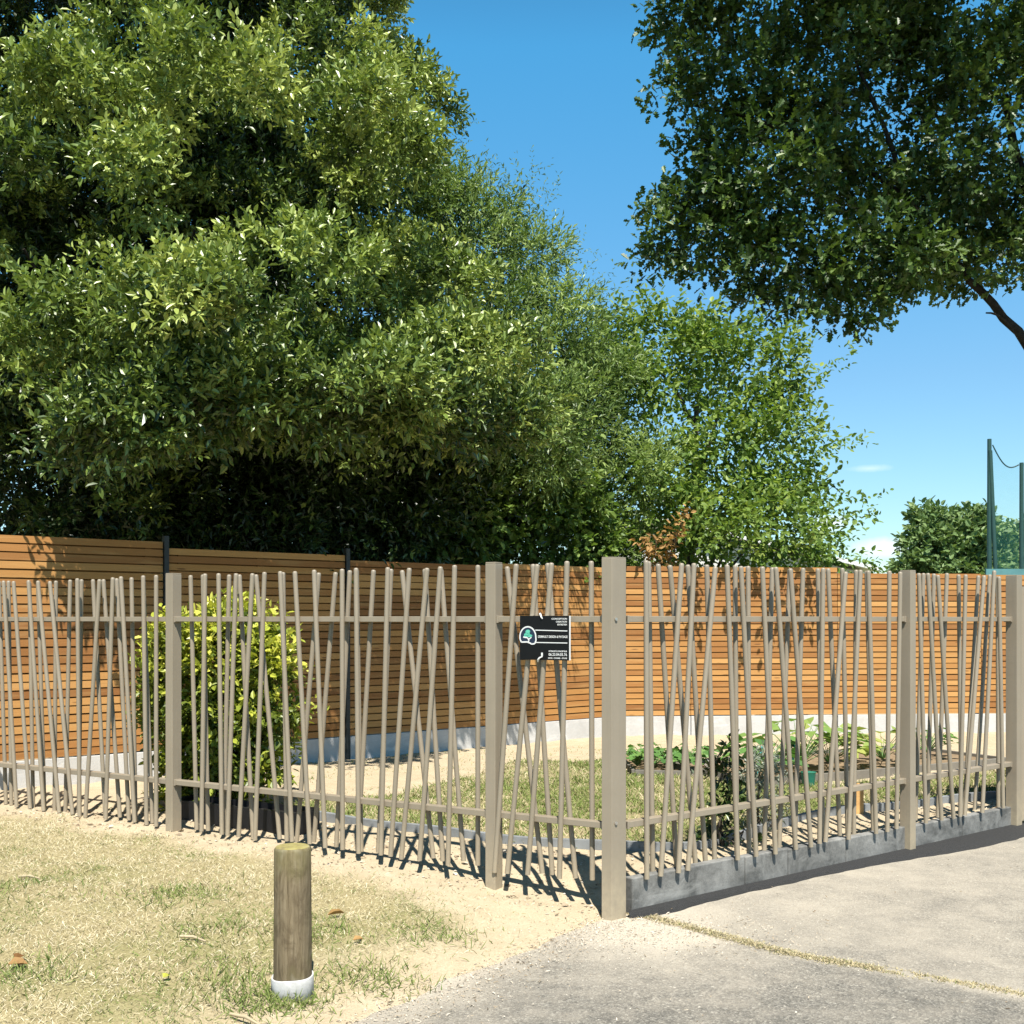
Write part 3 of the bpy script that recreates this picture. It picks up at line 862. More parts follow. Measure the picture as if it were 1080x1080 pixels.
lv = crown(bgO, 40, .3, 10, .25, 8, .09, .037, .5, .15, 1500, lv)
lv = crown(wallA, 560, .5, 15, .34, 9, .095, .037, .20, .12, 19000, lv, .7, .4, .5, .05)  # inner leaves toned darker, shade between the boughs put into their colour
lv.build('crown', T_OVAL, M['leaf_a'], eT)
bA = np.array((P(190, 653, 13.3)[0], 13.3, 0))
trunk(eT, bA - UP * .1, bA + UP * 8.5, .26, tree_limbs(bA, hullA[:6], .13), M['bark_shade'])

# fine leaved tree in the middle
hullB = [H(485, 360, 14.4, .95, 1.2, 1.9), H(530, 300, 14.6, .5, .8, .85, 1.3), H(575, 420, 14.2, .85, 1.0, 1.2, 1.2), H(480, 480, 13.9, 1.1, 1.0, 1.2), H(590, 530, 14.1, 1.15, .8, .9), H(440, 260, 14.8, .5, .9, 1.1), H(560, 450, 12.2, .7, .9, .45)]
eT = empty('fine_leaved_tree', P(520, 653, 14.6) * np.array((1, 1, 0)), 'olive green tree with fine narrow leaves between the evergreen and the hazel', 'tree', 'trees behind the timber fence')
lv = crown(boughs(hullB, 55, .45), 520, .24, 15, .26, 11, .078, .024, .68, .16, 0, None, .8, .5, .5, .05, None, .6, .7, .4)
lv = crown(hullB, 220, .36, 15, .34, 11, .075, .024, .32, .14, 1900, lv, .9, .4, .5, .05, None, .6, .7)
lvt = Leaves()
for (x0, y0, x1, y1) in [(540, 260, 562, 178), (520, 250, 540, 190), (560, 280, 580, 205), (580, 330, 625, 285), (560, 300, 612, 268), (600, 350, 650, 300), (500, 230, 520, 178), (470, 200, 490, 130), (610, 370, 640, 330)]:
    a = P(x0, y0, 14.4); b2 = P(x1, y1, 14.3)
    n_ = 16; tt = np.linspace(.1, 1, n_)[:, None]
    pos = a * (1 - tt) + b2 * tt + rng.normal(0, .05, (n_, 3))
    lv.twigs(pos, np.tile(b2 - a, (n_, 1)) + rng.normal(0, .5, (n_, 3)), .3, 9, .06, .015, .6)
lv.build('crown', T_NARROW, M['leaf_b'], eT)
bB = np.array((P(520, 653, 14.6)[0], 14.6, 0))
trunk(eT, bB - UP * .1, bB + UP * 5.2, .14, tree_limbs(bB, hullB, .11))

# dark broad-leaved bush under them, just above the sign
hullB2 = [H(470, 520, 13.2, .9, .6, .9), H(560, 500, 13.5, .8, .6, .8), H(600, 570, 13.7, .7, .5, .6)]
eT = empty('broad_leaved_bush', P(530, 653, 13.7) * np.array((1, 1, 0)), 'dark bush with round leaves rising above the timber fence near the sign', 'bush', 'trees behind the timber fence')
lv = crown(hullB2, 120, .3, 12, .3, 7, .088, .070, .45, .2, 420, None, .8, .5, .5, .15)
lv.build('crown', T_OVAL, M['leaf_c'], eT)
bb = np.array((P(530, 653, 13.7)[0], 13.9, 0)); trunk(eT, bb - UP * .1, bb + UP * 2.6, .06, tree_limbs(bb, hullB2, .05))

# hazel on the right of the middle
hullC = [H(735, 460, 15.3, 1.35, 1.2, 1.35), H(680, 390, 15.3, .75, .9, .7, 1.2), H(775, 405, 15.2, .7, .8, .65), H(820, 470, 15.1, .5, .7, .8), H(815, 550, 15.0, .6, .7, .5), H(680, 540, 14.6, 1.0, .9, .75), H(780, 560, 14.8, 1.1, 1.2, .65, 1.2), H(640, 460, 15.0, .7, .8, 1.2)]
eT = empty('hazel_tree', P(735, 653, 15.4) * np.array((1, 1, 0)), 'bright green loose leaved tree right of the middle, with sky showing through', 'tree', 'trees behind the timber fence')
lv = crown(hullC, 330, .32, 11, .40, 8, .092, .056, .58, .18, 380, None, .6, .6, .55, .12)
for (x0, y0, x1, y1) in [(840, 430, 893, 372), (830, 400, 850, 352), (850, 480, 905, 470), (850, 520, 918, 528), (860, 560, 938, 603), (850, 540, 915, 548), (800, 400, 840, 340), (740, 370, 760, 322), (690, 370, 690, 320), (770, 380, 790, 335), (650, 400, 640, 340), (870, 590, 925, 592)]:
    a = P(x0, y0, 15.0); b2 = P(x1, y1, 14.9)
    n_ = 15; tt = np.linspace(.0, 1, n_)[:, None]
    pos = a * (1 - tt) + b2 * tt + rng.normal(0, .05, (n_, 3))
    lv.twigs(pos, np.tile(b2 - a, (n_, 1)) + rng.normal(0, .35, (n_, 3)), .22, 5, .08, .046, .55)
# overhanging spray that dapples the timber
pos = np.stack([rng.uniform(2.0, 3.6, 60), rng.uniform(12.75, 13.3, 60), rng.uniform(2.35, 2.9, 60)], 1)
lv.twigs(pos, rng.normal(0, .6, (60, 3)) + np.array((0, -.6, 0)), .3, 6, .085, .05, .5)
lv.build('crown', T_OVAL, M['leaf_c'], eT)
bC = np.array((P(735, 653, 15.4)[0], 15.4, 0)); trunk(eT, bC - UP * .1, bC + UP * 4.4, .09, tree_limbs(bC, hullC, .07))

# withered branch
e = empty('withered_branch', P(710, 600, 14.0), 'withered branch with dry tan leaves above the timber fence', 'branch')
lv = Leaves()
for (x0, y0, x1, y1) in [(700, 600, 722, 540), (695, 600, 690, 565), (705, 595, 712, 560), (690, 600, 680, 575)]:
    a = P(x0, y0, 13.5); b2 = P(x1, y1, 13.3)
    n_ = 9; tt = np.linspace(.1, 1, n_)[:, None]
    lv.twigs(a * (1 - tt) + b2 * tt + rng.normal(0, .04, (n_, 3)), np.tile(b2 - a, (n_, 1)) + rng.normal(0, .3, (n_, 3)), .16, 6, .085, .042, .6, .5)
lv.build('dry_leaves', T_OVAL, M['leaf_dry'], e)
mb = MB()
for (x1, y1) in [(722, 540), (690, 565), (712, 560)]:
    mb.tube(wob_path(P(700, 606, 13.6), P(x1, y1, 13.3), 4, .03), [.012, .011, .009, .007, .004], 6)
mb.build('twig', M['bark'], e)

# oak reaching in from the right
ZO = 17.2
hullD = [H(815, 175, ZO, 1.0, 1.2, 1.1), H(770, 70, ZO, .65, .9, .7, 1.2), H(745, 245, ZO, .6, .8, .5, 1.5), H(835, 285, ZO - .3, .9, .8, .4, 1.3), H(925, 110, ZO, 1.6, 1.5, 1.5), H(930, 270, ZO - .3, 1.0, .9, .45), H(1060, 150, ZO, 1.6, 1.6, 1.6), H(1050, 272, ZO, .85, .9, .45), H(810, 0, ZO, 1.0, 1.1, .9), H(910, -80, ZO, 2.3, 1.9, 1.5, .6), H(1130, -60, ZO, 2.7, 2.3, 2, .5), H(1240, 150, ZO, 2.2, 2.1, 2.1, .4),
         H(705, 103, ZO, .38, .35, .2, 2.5), H(700, 262, ZO, .28, .3, .22, 2.5), H(715, 212, ZO, .3, .3, .2, 2.5), H(790, 322, ZO, .3, .3, .2, 2.0), H(715, 12, ZO, .3, .3, .22, 2.5), H(900, 318, ZO - .3, .45, .3, .18, 2.0), H(745, 160, ZO, .3, .4, .3, 1.5)]
hullD2 = [H(950, -190, ZO - 1.5, 2.8, 2.3, 1.6), H(950, 150, ZO + .8, 2, 1.4, 1.8), H(1080, 120, ZO + .8, 2, 1.6, 2)]  # first mass sits above view, added forward to shade the visible underside
eT = empty('oak_tree', (8.7, 17.5, 0), 'dark oak crown reaching into the sky from the upper right', 'tree')
lv = crown(hullD, 720, .33, 11, .27, 6, .145, .096, .52, .22, 420, None, .75, .75, .5, .1)
lv = crown(hullD2, 190, .48, 12, .32, 6, .15, .1, .45, .15, 330, lv, .75, .75, .5, .1)
lv.build('crown', T_OAK, M['leaf_d'], eT)
bD = np.array((8.7, 17.5, 0))
limbs = [(np.array((8.7, 17.5, 3.2)), P(1100, 385, ZO), .13, .085), (P(1100, 385, ZO), P(1022, 296, ZO), .08, .055), (P(1022, 296, ZO), P(960, 215, ZO), .052, .04), (P(960, 215, ZO), P(860, 150, ZO), .05, .02), (P(1000, 260, ZO), P(860, 270, ZO), .045, .015), (P(1070, 350, ZO), P(1040, 330, ZO - .2), .03, .012), (P(960, 215, ZO), P(900, 60, ZO), .05, .02), (P(860, 150, ZO), P(720, 110, ZO), .025, .01), (P(860, 190, ZO), P(740, 235, ZO), .025, .01), (np.array((8.7, 17.5, 4.2)), P(1060, 100, ZO), .16, .05), (np.array((8.7, 17.5, 4.5)), P(1240, 100, ZO), .16, .05), (np.array((8.7, 17.5, 5)), P(1130, -60, ZO), .16, .05)]
trunk(eT, bD - UP * .1, bD + UP * 7.5, .34, limbs, M['bark_shade'])

# distant trees
def far_tree(px, py, Z, hull, n, L, label):
    e = empty('distant_tree', (P(px, 653, Z)[0], Z, 0), label, 'tree', 'trees far behind the timber fence')
    lv = crown(hull, n, .75 * Z / 70, 14, .6 * Z / 70, 6, L, L * .62, .5, .15, 200, None, .7, .6, .5, .1)
    lv.build('crown', T_OVAL, M['leaf_far'], e)
    b_ = np.array((P(px, 653, Z)[0], Z, 0)); trunk(e, b_ - UP * .1, b_ + UP * hull[0][0][2], .3, tree_limbs(b_, hull, .2))
far_tree(1003, 560, 70, [H(1003, 575, 70, 2.6, 2.4, 2.4), H(975, 590, 70, 1.5, 1.5, 1.2), H(1030, 585, 70, 1.5, 1.5, 1.7), H(1005, 600, 69, 3.2, 2, 1.2)], 200, .42, 'round distant tree above the timber fence left of the net poles')
far_tree(1078, 570, 78, [H(1080, 575, 78, 1.5, 1.5, 1.4), H(1062, 590, 78, 1.0, 1.0, .7), H(1095, 590, 78, 2, 1.5, 1.5)], 90, .42, 'small distant tree at the right edge behind the tall net')

# ------------------------------------------------------------------ ball net far away
ZN = 58.0
M['green_metal'] = simple('green_painted_steel', (.018, .055, .048), .5, .1, 5)
m, nt, b = new_mat('net_mesh')
b.inputs['Base Color'].default_value = (.03, .20, .17, 1); b.inputs['Roughness'].default_value = .8
tr = N(nt, 'ShaderNodeBsdfTransparent'); mx = N(nt, 'ShaderNodeMixShader')
br = N(nt, 'ShaderNodeTexBrick'); br.offset = 0; br.inputs['Scale'].default_value = 8.0; br.inputs['Mortar Size'].default_value = .012
br.inputs['Brick Width'].default_value = .5; br.inputs['Row Height'].default_value = .5
br.inputs['Color1'].default_value = (.02, .02, .02, 1); br.inputs['Color2'].default_value = (.02, .02, .02, 1); br.inputs['Mortar'].default_value = (1, 1, 1, 1)
nt.links.new(coords(nt, 'UV'), br.inputs['Vector'])
mx.inputs[0].default_value = .10
geo = coords(nt)
nt.links.new(mathn(nt, 'MULTIPLY_ADD', noise(nt, 3, 2, .5, geo), .10, .09), mx.inputs[0])
nt.links.new(tr.outputs[0], mx.inputs[1]); nt.links.new(b.outputs[0], mx.inputs[2])
nt.links.new(mx.outputs[0], nt.nodes['Material Output'].inputs['Surface'])
M['net'] = m
def pole(px, ytop, label, r=.13):
    a = P(px, ytop, ZN); e = empty('net_pole', (a[0], ZN, 0), label, 'net pole', 'tall green poles of the ball net')
    mb = MB(); mb.tube([(a[0], ZN, -.1), (a[0], ZN, a[2])], [r, r * .8], 10); mb.build('mast', M['green_metal'], e)
    return e, a
e1, a1 = pole(1043.5, 463, 'tallest green net pole with a slanting brace')
mb = MB(); q = P(1052, 653, ZN); mb.tube([(q[0], ZN - .2, -.1), (a1[0] + .02, ZN - .05, a1[2] - .6)], .11, 8); mb.build('brace', M['green_metal'], e1)
e2, a2 = pole(1077.5, 488, 'shorter green net pole at the right edge of the picture')
e3, a3 = pole(1125, 478, 'green net pole beyond the right edge')
def net(aa, bb_, label):
    nseg = 14; top = []; 
    for i in range(nseg + 1):
        t = i / nseg
        p = aa * (1 - t) + bb_ * t; p = p.copy(); p[2] -= .55 * math.sin(math.pi * t); top.append(p)
    e = empty('ball_net', (*aa[:2], 0), label, 'net', 'green ball nets')
    mb = MB()
    vs = [(p[0], p[1], p[2]) for p in top] + [(p[0], p[1] , .2) for p in top]
    mb.add(vs, [(i, i + 1, nseg + 2 + i, nseg + 1 + i) for i in range(nseg)])
    mb.build('netting', M['net'], e)
    mb = MB(); mb.tube(top, .035, 5); mb.build('top_cable', M['green_metal'], e)
net(a1 + np.array((.16, 0, -.3)), a2 + np.array((-.14, 0, -.1)), 'fine green ball net hung between the two visible tall poles')
net(a2 + np.array((.14, 0, -.1)), a3 + np.array((-.14, 0, -.1)), 'fine green ball net beyond the pole at the right edge')
# low windbreak cloth on a fence below the net
e = empty('windbreak_fence', P(1075, 610, 55) * np.array((1, 1, 0)), 'low teal windbreak cloth below the ball net', 'fence')
M['cloth'] = simple('teal_cloth', (.075, .19, .20), .8, .15, 2)
a = P(1040, 600, 55); b2 = P(1130, 600, 55)
mb = MB(); mb.box(((a[0] + b2[0]) / 2, 55, a[2] / 2), (abs(b2[0] - a[0]) / 2, 0, 0), (0, .015, 0), (0, 0, a[2] / 2)); mb.build('cloth', M['cloth'], e)
for i in range(5):
    mb = MB(); xx = a[0] + (b2[0] - a[0]) * i / 4; mb.tube([(xx, 55.06, 0), (xx, 55.06, a[2] + .06)], .035, 8); mb.build('stake', M['green_metal'], e)

# pale hall behind the hazel
ZB = 34.0
e = empty('hall', P(800, 653, ZB) * np.array((1, 1, 0)), 'pale low hall with light grey roof glimpsed behind the loose leaved tree', 'building')
M['hallwall'] = simple('pale_render', (.52, .51, .48), .8, .06, 1.5)
M['hallroof'] = simple('light_metal_roof', (.58, .58, .57), .45, .06, 1.0, .5)
xl = P(600, 600, ZB)[0]; xr = P(922, 600, ZB)[0]; xm = P(690, 600, ZB)[0]
zr_ = P(690, 545, ZB)[2]; ze = P(920, 599, ZB)[2]; zle = P(600, 575, ZB)[2]
mb = MB()
poly = [(xl + .3, -.1), (xr - .3, -.1), (xr - .3, ze - .15), (xm, zr_ - .15), (xl + .3, zle - .15)]
vs = [(p[0], ZB, p[1]) for p in poly] + [(p[0], ZB + 14, p[1]) for p in poly]
mb.add(vs, [(0, 1, 2, 3, 4), (9, 8, 7, 6, 5)] + [(i, (i + 1) % 5, 5 + (i + 1) % 5, 5 + i) for i in range(5)])
mb.build('wall', M['hallwall'], e)
for (x0, z0, x1, z1) in ((xl, zle, xm, zr_), (xm, zr_, xr, ze)):
    mb = MB()
    vs = [(x0, ZB - .4, z0 - .1), (x1, ZB - .4, z1 - .1), (x1, ZB - .4, z1 + .02), (x0, ZB - .4, z0 + .02)]
    vs += [(x, ZB + 14.4, z) for x, _, z in vs]
    mb.add(vs, [(0, 1, 2, 3), (7, 6, 5, 4), (0, 4, 5, 1), (1, 5, 6, 2), (2, 6, 7, 3), (3, 7, 4, 0)])
    mb.build('roof', M['hallroof'], e)
M['glass'] = simple('dark_window', (.03, .035, .04), .15, .1, 3, .6)
for k in range(5):
    x0 = xl + 1.2 + k * 1.6
    mb = MB(); mb.box((x0, ZB - .01, 2.0), (.5, 0, 0), (0, .02, 0), (0, 0, .45)); mb.build('window', M['glass'], e)

# ------------------------------------------------------------------ garden: shrubs, beds, edging
def shrub(name, hull, n, cr, tw, tl, k, L, W, tmpl, mat, tone, tv_, fill, label, cat, base, stems, tonef=None, r=.02, droop=.1):
    e = empty(name, base, label, cat)
    lv = crown(hull, n, cr, tw, tl, k, L, W, tone, tv_, fill, None, .9, .8, .5, droop, tonef)
    lv.build('foliage', tmpl, mat, e)
    mb = MB()
    for h in stems:
        pth = wob_path(base, h, 5, .03); mb.tube(pth, list(np.linspace(r, r * .4, len(pth))), 6)
    mb.build('stem', M['bark'], e)
    return e
Zs = 8.15
hull = [H(238, 705, Zs, .36, .36, .36), H(240, 780, Zs, .38, .36, .42), H(185, 735, Zs, .16, .24, .45), H(290, 735, Zs, .14, .22, .38), H(235, 668, Zs, .26, .24, .12), H(275, 680, Zs, .14, .2, .16), H(195, 672, Zs, .14, .2, .14), H(230, 830, Zs, .3, .3, .28)]
bS = np.array((*P(240, 653, Zs)[:2], .12))
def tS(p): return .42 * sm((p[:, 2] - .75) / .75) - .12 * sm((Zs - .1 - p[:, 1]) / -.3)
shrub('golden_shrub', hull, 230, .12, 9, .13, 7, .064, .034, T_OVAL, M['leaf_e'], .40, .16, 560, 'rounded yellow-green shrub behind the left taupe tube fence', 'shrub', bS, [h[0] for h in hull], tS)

Zb = 6.85
hull = [H(762, 800, Zb, .04, .04, .12), H(765, 835, Zb, .075, .06, .13), H(760, 868, Zb, .06, .05, .07), H(766, 782, Zb, .02, .02, .05), H(782, 882, Zb, .08, .06, .05)]
bS = np.array((*P(764, 653, Zb)[:2], .12))
shrub('bay_shrub', hull, 15, .04, 4, .07, 5, .058, .026, T_OVAL, M['leaf_a'], .22, .1, 8, 'slim dark bay shrub just behind the kerb-side tubes', 'shrub', bS, [h[0] for h in hull], None, .011)
Zb = 7.3
M['leaf_sil'] = leaf_mat('silver_leaf', [(0, (.09, .11, .075)), (.5, (.24, .27, .21)), (1, (.48, .50, .42))], .2, .55, .3)
hull = [H(805, 815, Zb, .07, .06, .11), H(808, 850, Zb, .09, .06, .11), H(795, 800, Zb, .04, .04, .07)]
bS = np.array((*P(806, 653, Zb)[:2], .12))
shrub('silver_shrub', hull, 18, .05, 5, .1, 6, .05, .014, T_NARROW, M['leaf_sil'], .45, .25, 20, 'small silvery leaved shrub right of the slim dark bay shrub', 'shrub', bS, [h[0] for h in hull], None, .009)

# slate edging strip
mb = MB(); rows = []
def resample(pts, n):
    pts = [np.asarray(p) for p in pts]
    d = np.concatenate([[0], np.cumsum([np.linalg.norm(b3 - a3) for a3, b3 in zip(pts[:-1], pts[1:])])])
    t = np.linspace(0, d[-1], n)
    out = np.stack([np.interp(t, d, [p[k] for p in pts]) for k in range(3)], 1)
    for _ in range(3): out[1:-1] = (out[:-2] + 2 * out[1:-1] + out[2:]) / 4
    return out
ED = resample(EDGE, 90)
for i, p in enumerate(ED):
    t = ED[min(i + 1, 89)] - ED[max(i - 1, 0)]; t /= np.linalg.norm(t); n = np.array((t[1], -t[0], 0))
    zz = float(height(p[0], p[1], False)) + .05 + .006 * math.sin(i * .4)
    a = p - n * .02; c = p + n * .02
    rows.append([(c[0], c[1], .0), (c[0], c[1], zz), (a[0], a[1], zz), (a[0], a[1], .0)])
mb.add([v_ for r_ in rows for v_ in r_], [(i * 4 + k, i * 4 + k + 1, i * 4 + 5 + k, i * 4 + 4 + k) for i in range(89) for k in range(3)], False)
o = mb.build('lawn_edging', M['edging']); tag(o, 'curved slate grey edging strip in front of the fenced lawn', 'edging')

# black trough under the shrub
M['blackplastic'] = simple('black_plastic', (.008, .008, .009), .5, .2, 20)
e = empty('planter_trough', (*P(260, 653, 7.6)[:2], .1), 'black plastic trough at the foot of the yellow-green shrub', 'planter')
aL = G(196, 893, .11); d_ = DL
sA = fence_s(324, DL, NL, -.42); sB = fence_s(190, DL, NL, -.42)
q = C + DL * (sA + sB) / 2 - NL * .42
mb = MB(); hl = abs(sB - sA) / 2
for sgn in (-1, 1):
    q2 = q + NL * .11 * sgn
    mb.box((q2[0], q2[1], .18), dvec(DL) * hl, dvec(NL) * .012, UP * .10)
    q3 = q + DL * (hl - .0125) * sgn
    mb.box((q3[0], q3[1], .18), dvec(DL) * .012, dvec(NL) * .0975, UP * .099)
mb.build('shell', M['blackplastic'], e)
mb = MB(); mb.box((q[0], q[1], .16), dvec(DL) * (hl - .03), dvec(NL) * .095, UP * .08); mb.build('soil', simple('potting_soil', (.02, .016, .012), .95, .4, 40), e)

# raised beds
def bed(corners, h, label):
    cc = sum(corners) / len(corners)
    e = empty('raised_bed', (cc[0], cc[1], .12), label, 'raised bed', 'raised vegetable beds with board sides')
    for i in range(len(corners)):
        a, b3 = corners[i][:2], corners[(i + 1) % len(corners)][:2]
        d = b3 - a; L_ = np.linalg.norm(d); d = d / L_; n = np.array((d[1], -d[0]))
        mb = MB(); c_ = (a + b3) / 2
        mb.box((c_[0], c_[1], h / 2 + .06), dvec(d) * (L_ / 2 - .016), dvec(n) * .014, UP * (h / 2)); mb.build('side_board', M['bedboard'], e, .003)
    mb = MB()
    zz = h + .03
    mb.add([(c_[0], c_[1], zz) for c_ in corners], [tuple(range(len(corners)))])
    mb.build('soil', M['earth_plain'], e)
M['earth_plain'] = simple('bed_soil', (.20, .145, .09), .95, .3, 30, .1, 0, .6)
bA_ = [G(668, 819, .13), G(752, 821, .13)]; bA_ += [bA_[1] + np.array((.05, 1.4, 0)), bA_[0] + np.array((.0, 1.4, 0))]
bed([np.array(p) for p in bA_], .13, 'low raised bed of leafy greens right of the thick corner post')
c0 = G(800, 832, .13); c1 = G(1062, 808, .13); dd = (c1 - c0); dd /= np.linalg.norm(dd); nn = np.array((-dd[1], dd[0], 0))
bed([c0, c1, c1 + nn * 1.25, c0 + nn * 1.25], .15, 'long raised bed with big leaved plants at the right')

def veg(name, centre, r, n, L, W, tone, h, label, group, tmpl=T_OVAL):
    e = empty(name, centre, label, 'vegetable plant', group)
    lv = Leaves(); st = MB()
    for i in range(n):
        a = rng.random() * 6.28; el = rng.uniform(.35, 1.1); l = h * rng.uniform(.6, 1.1)
        d = np.array((math.cos(a) * math.cos(el), math.sin(a) * math.cos(el), math.sin(el)))
        tip = np.array(centre) + d * l
        st.tube([centre, np.array(centre) + d * l * .6 + UP * .02, tip], [.004, .003, .002], 5)
        k = 1
        lv.b.append(tip[None]); dd_ = norm(np.array((d[0], d[1], -.1))[None]); lv.d.append(dd_)
        nn_ = norm(np.array((0, 0, 1.)) + rng.normal(0, .35, (1, 3))); nn_ = norm(nn_ - dd_ * np.sum(nn_ * dd_, 1, keepdims=True)); lv.n.append(nn_)
        lv.L.append(np.array([L * rng.uniform(.7, 1.2)])); lv.W.append(np.array([W * rng.uniform(.7, 1.2)])); lv.t.append(np.array([np.clip(tone + rng.normal(0, .12), 0, 1)]))
    lv.build('leaves', tmpl, M['leaf_veg'], e)
    st.build('stalk', M['leaf_stalk'], e)
M['leaf_stalk'] = simple('green_stalk', (.10, .19, .05), .6, .2, 20)
VA = ['first leafy green from the left in the low bed', 'second leafy green in the low bed', 'third leafy green in the low bed', 'fourth leafy green in the low bed', 'leafy green at the right end of the low bed', 'leafy green behind the first in the low bed', 'leafy green deeper in the low bed, middle', 'leafy green deeper in the low bed, right']
a0, a1_ = np.array(bA_[0]), np.array(bA_[1])
for i in range(8):
    t = (i % 5 + .4) / 5 if i < 5 else (i - 5 + .6) / 3
    p = a0 * (1 - t) + a1_ * t + np.array((0, .2 if i < 5 else .6, 0)); p[2] = .2
    veg('leafy_green', p, .1, 26, .095, .075, .38, .17, VA[i], 'leafy greens in the low raised bed')
BIG = [(.28, .25, .30, 'low dark leafy plant at the left end of the long raised bed', .35), (.75, .35, .5, 'tall pale green squash plant between two taupe tubes', .62), (1.15, .4, .36, 'yellowing squash plant left of the middle kerb-side post', .95), (1.75, .35, .30, 'small yellow-green plant right of the middle kerb-side post', .8), (2.5, .5, .26, 'bushy green plant at the right end of the long raised bed', .35)]
for (u, w_, h_, lab, tone) in BIG:
    p = c0 + dd * u + nn * w_; p = np.array(p); p[2] = .23
    veg('squash_plant', p, .1, 34, .15 if h_ > .28 else .10, .13 if h_ > .28 else .08, tone, h_, lab, 'plants in the long raised bed')
# garden stakes
M['turq'] = simple('turquoise_plastic', (.10, .50, .50), .4, .1, 20)
M['tanwood'] = simple('fresh_wood', (.52, .30, .11), .7, .2, 20)
for (px, y0, y1, Z, lab) in ((801, 806, 787, 9.7, 'short turquoise garden cane leaning left of centre in the beds'), (836, 812, 786, 9.6, 'turquoise garden cane standing left of the big squash')):
    a = P(px - 4, y0, Z); b2 = P(px + 3, y1, Z); a[2] = .15
    mb = MB(); mb.tube([a, b2], .012, 8); tag(mb.build('garden_cane', M['turq']), lab, 'garden cane', 'turquoise garden canes')
mb = MB(); q = G(905, 862, .12); mb.box((q[0], q[1], .20), (.034, 0, 0), (0, .02, 0), (0, 0, .16)); tag(mb.build('wooden_stake', M['tanwood'], None, .003), 'short orange-tan wooden stake in the mulch left of the middle kerb-side post', 'stake')
M['greenpot'] = simple('green_plastic', (.02, .16, .11), .4, .1, 20)
q = G(846, 826, .14); mb = MB(); mb.tube([(q[0], q[1] - .2, .14), (q[0], q[1] - .2, .25), (q[0], q[1] - .2, .26)], [.045, .06, .064], 16); tag(mb.build('plant_pot', M['greenpot']), 'small green plastic plant pot in front of the long bed', 'plant pot')
# dark low box shrub near the right end
Zb = 9.0
hull = [H(1048, 826, Zb, .18, .15, .12)]
# ------------------------------------------------------------------ mulch chips by the fence
m, nt, b = new_mat('wood_chip')
a = attr(nt, 'tone'); nt.links.new(ramp(nt, a.outputs['Fac'], [(0, (.14, .095, .055)), (.5, (.33, .26, .175)), (1, (.56, .50, .41))]), b.inputs['Base Color']); b.inputs['Roughness'].default_value = .9
M['chip'] = m
n_ = 2200
X = rng.uniform(-4.5, 4.0, n_ * 6); Y = rng.uniform(5.6, 9.5, n_ * 6)
edx = ED[:, 0]; edy = ED[:, 1]
ok = (fl(X, Y) < .25) & (fr(X, Y) < -.07) & (Y < np.interp(X, edx, edy) - .05)
X, Y = X[ok][:n_], Y[ok][:n_]
lv = Leaves(); k = len(X); Zg = height(X, Y)
lv.b.append(np.stack([X, Y, Zg + .004], 1)); an = rng.random(k) * 6.28
d = norm(np.stack([np.cos(an), np.sin(an), rng.normal(0, .25, k)], 1)); lv.d.append(d)
n = np.array((0, 0, 1.)) + rng.normal(0, .35, (k, 3)); lv.n.append(norm(n - d * np.sum(n * d, 1, keepdims=True)))
sz = rng.uniform(.008, .028, k); sz[rng.random(k) < .04] *= 2.0
lv.L.append(sz); lv.W.append(sz * rng.uniform(.35, .8, k)); lv.t.append(np.clip(rng.normal(.5, .25, k), 0, 1))
o = lv.build('mulch', T_OVAL, M['chip']); tag(o, kind='stuff')

# ------------------------------------------------------------------ grass
m, nt, b = new_mat('grass_blade')
a = attr(nt, 'tone')
nt.links.new(ramp(nt, a.outputs['Fac'], [(0, (.075, .115, .022)), (.3, (.17, .20, .055)), (.5, (.33, .28, .15)), (.75, (.46, .39, .235)), (1, (.60, .53, .38))]), b.inputs['Base Color'])
b.inputs['Roughness'].default_value = .7; b.inputs['Specular IOR Level'].default_value = .2
M['blade'] = m
def grass(name, X, Y, L, W, tone, lean, mat='blade'):
    k = len(X); lv = Leaves()
    Zg = height(X, Y)
    an = rng.random(k) * 6.28; le = np.clip(rng.normal(lean, .3, k), .05, 1.5)
    d = np.stack([np.cos(an) * np.sin(le), np.sin(an) * np.sin(le), np.cos(le)], 1)
    n = norm(rng.normal(0, 1, (k, 3)) + np.array((0, -.6, .4))); n = norm(n - d * np.sum(n * d, 1, keepdims=True))
    lv.b.append(np.stack([X, Y, Zg - .004], 1)); lv.d.append(d); lv.n.append(n); lv.L.append(L); lv.W.append(W); lv.t.append(np.clip(tone, 0, 1))
    T = (np.array([(0, .35, 0), (.55, .5, .06), (1, 0, -.12), (.55, -.5, .06), (0, -.35, 0)]), [(0, 1, 3, 4), (1, 2, 3)])
    o = lv.build(name, T, M[mat]); tag(o, kind='stuff'); return o
# outside dry lawn, thicker towards the camera
n_ = 420000
Yr = 3.3 + (9.0 - 3.3) * rng.random(n_) ** 1.5
Xr = rng.uniform(-5.2, .5, n_)
dl_ = np.interp(Yr, XBY, XBX) - Xr; A_ = fl(Xr, Yr)
n1_ = vnoise(Xr, Yr, 1.5, 5) * .6 + vnoise(Xr, Yr, 4, 6) * .4
la = sm((dl_ - .10 - (n1_ - .5) * .9) / .6) * sm((A_ - .12 - (n1_ - .5) * .7) / .5)
pat = vnoise(Xr, Yr, 11, 31)
vis = np.abs(Xr - 0) < .52 * Yr + .3
ok = (rng.random(n_) < (.05 + .95 * la) * (.35 + .9 * pat)) & vis & (dl_ > -.03) & (A_ > .03)
Xr, Yr, n1_, la = Xr[ok], Yr[ok], n1_[ok], la[ok]
k = len(Xr)
gm = vnoise(Xr, Yr, 3.2, 41) * .65 + vnoise(Xr, Yr, 8, 42) * .35
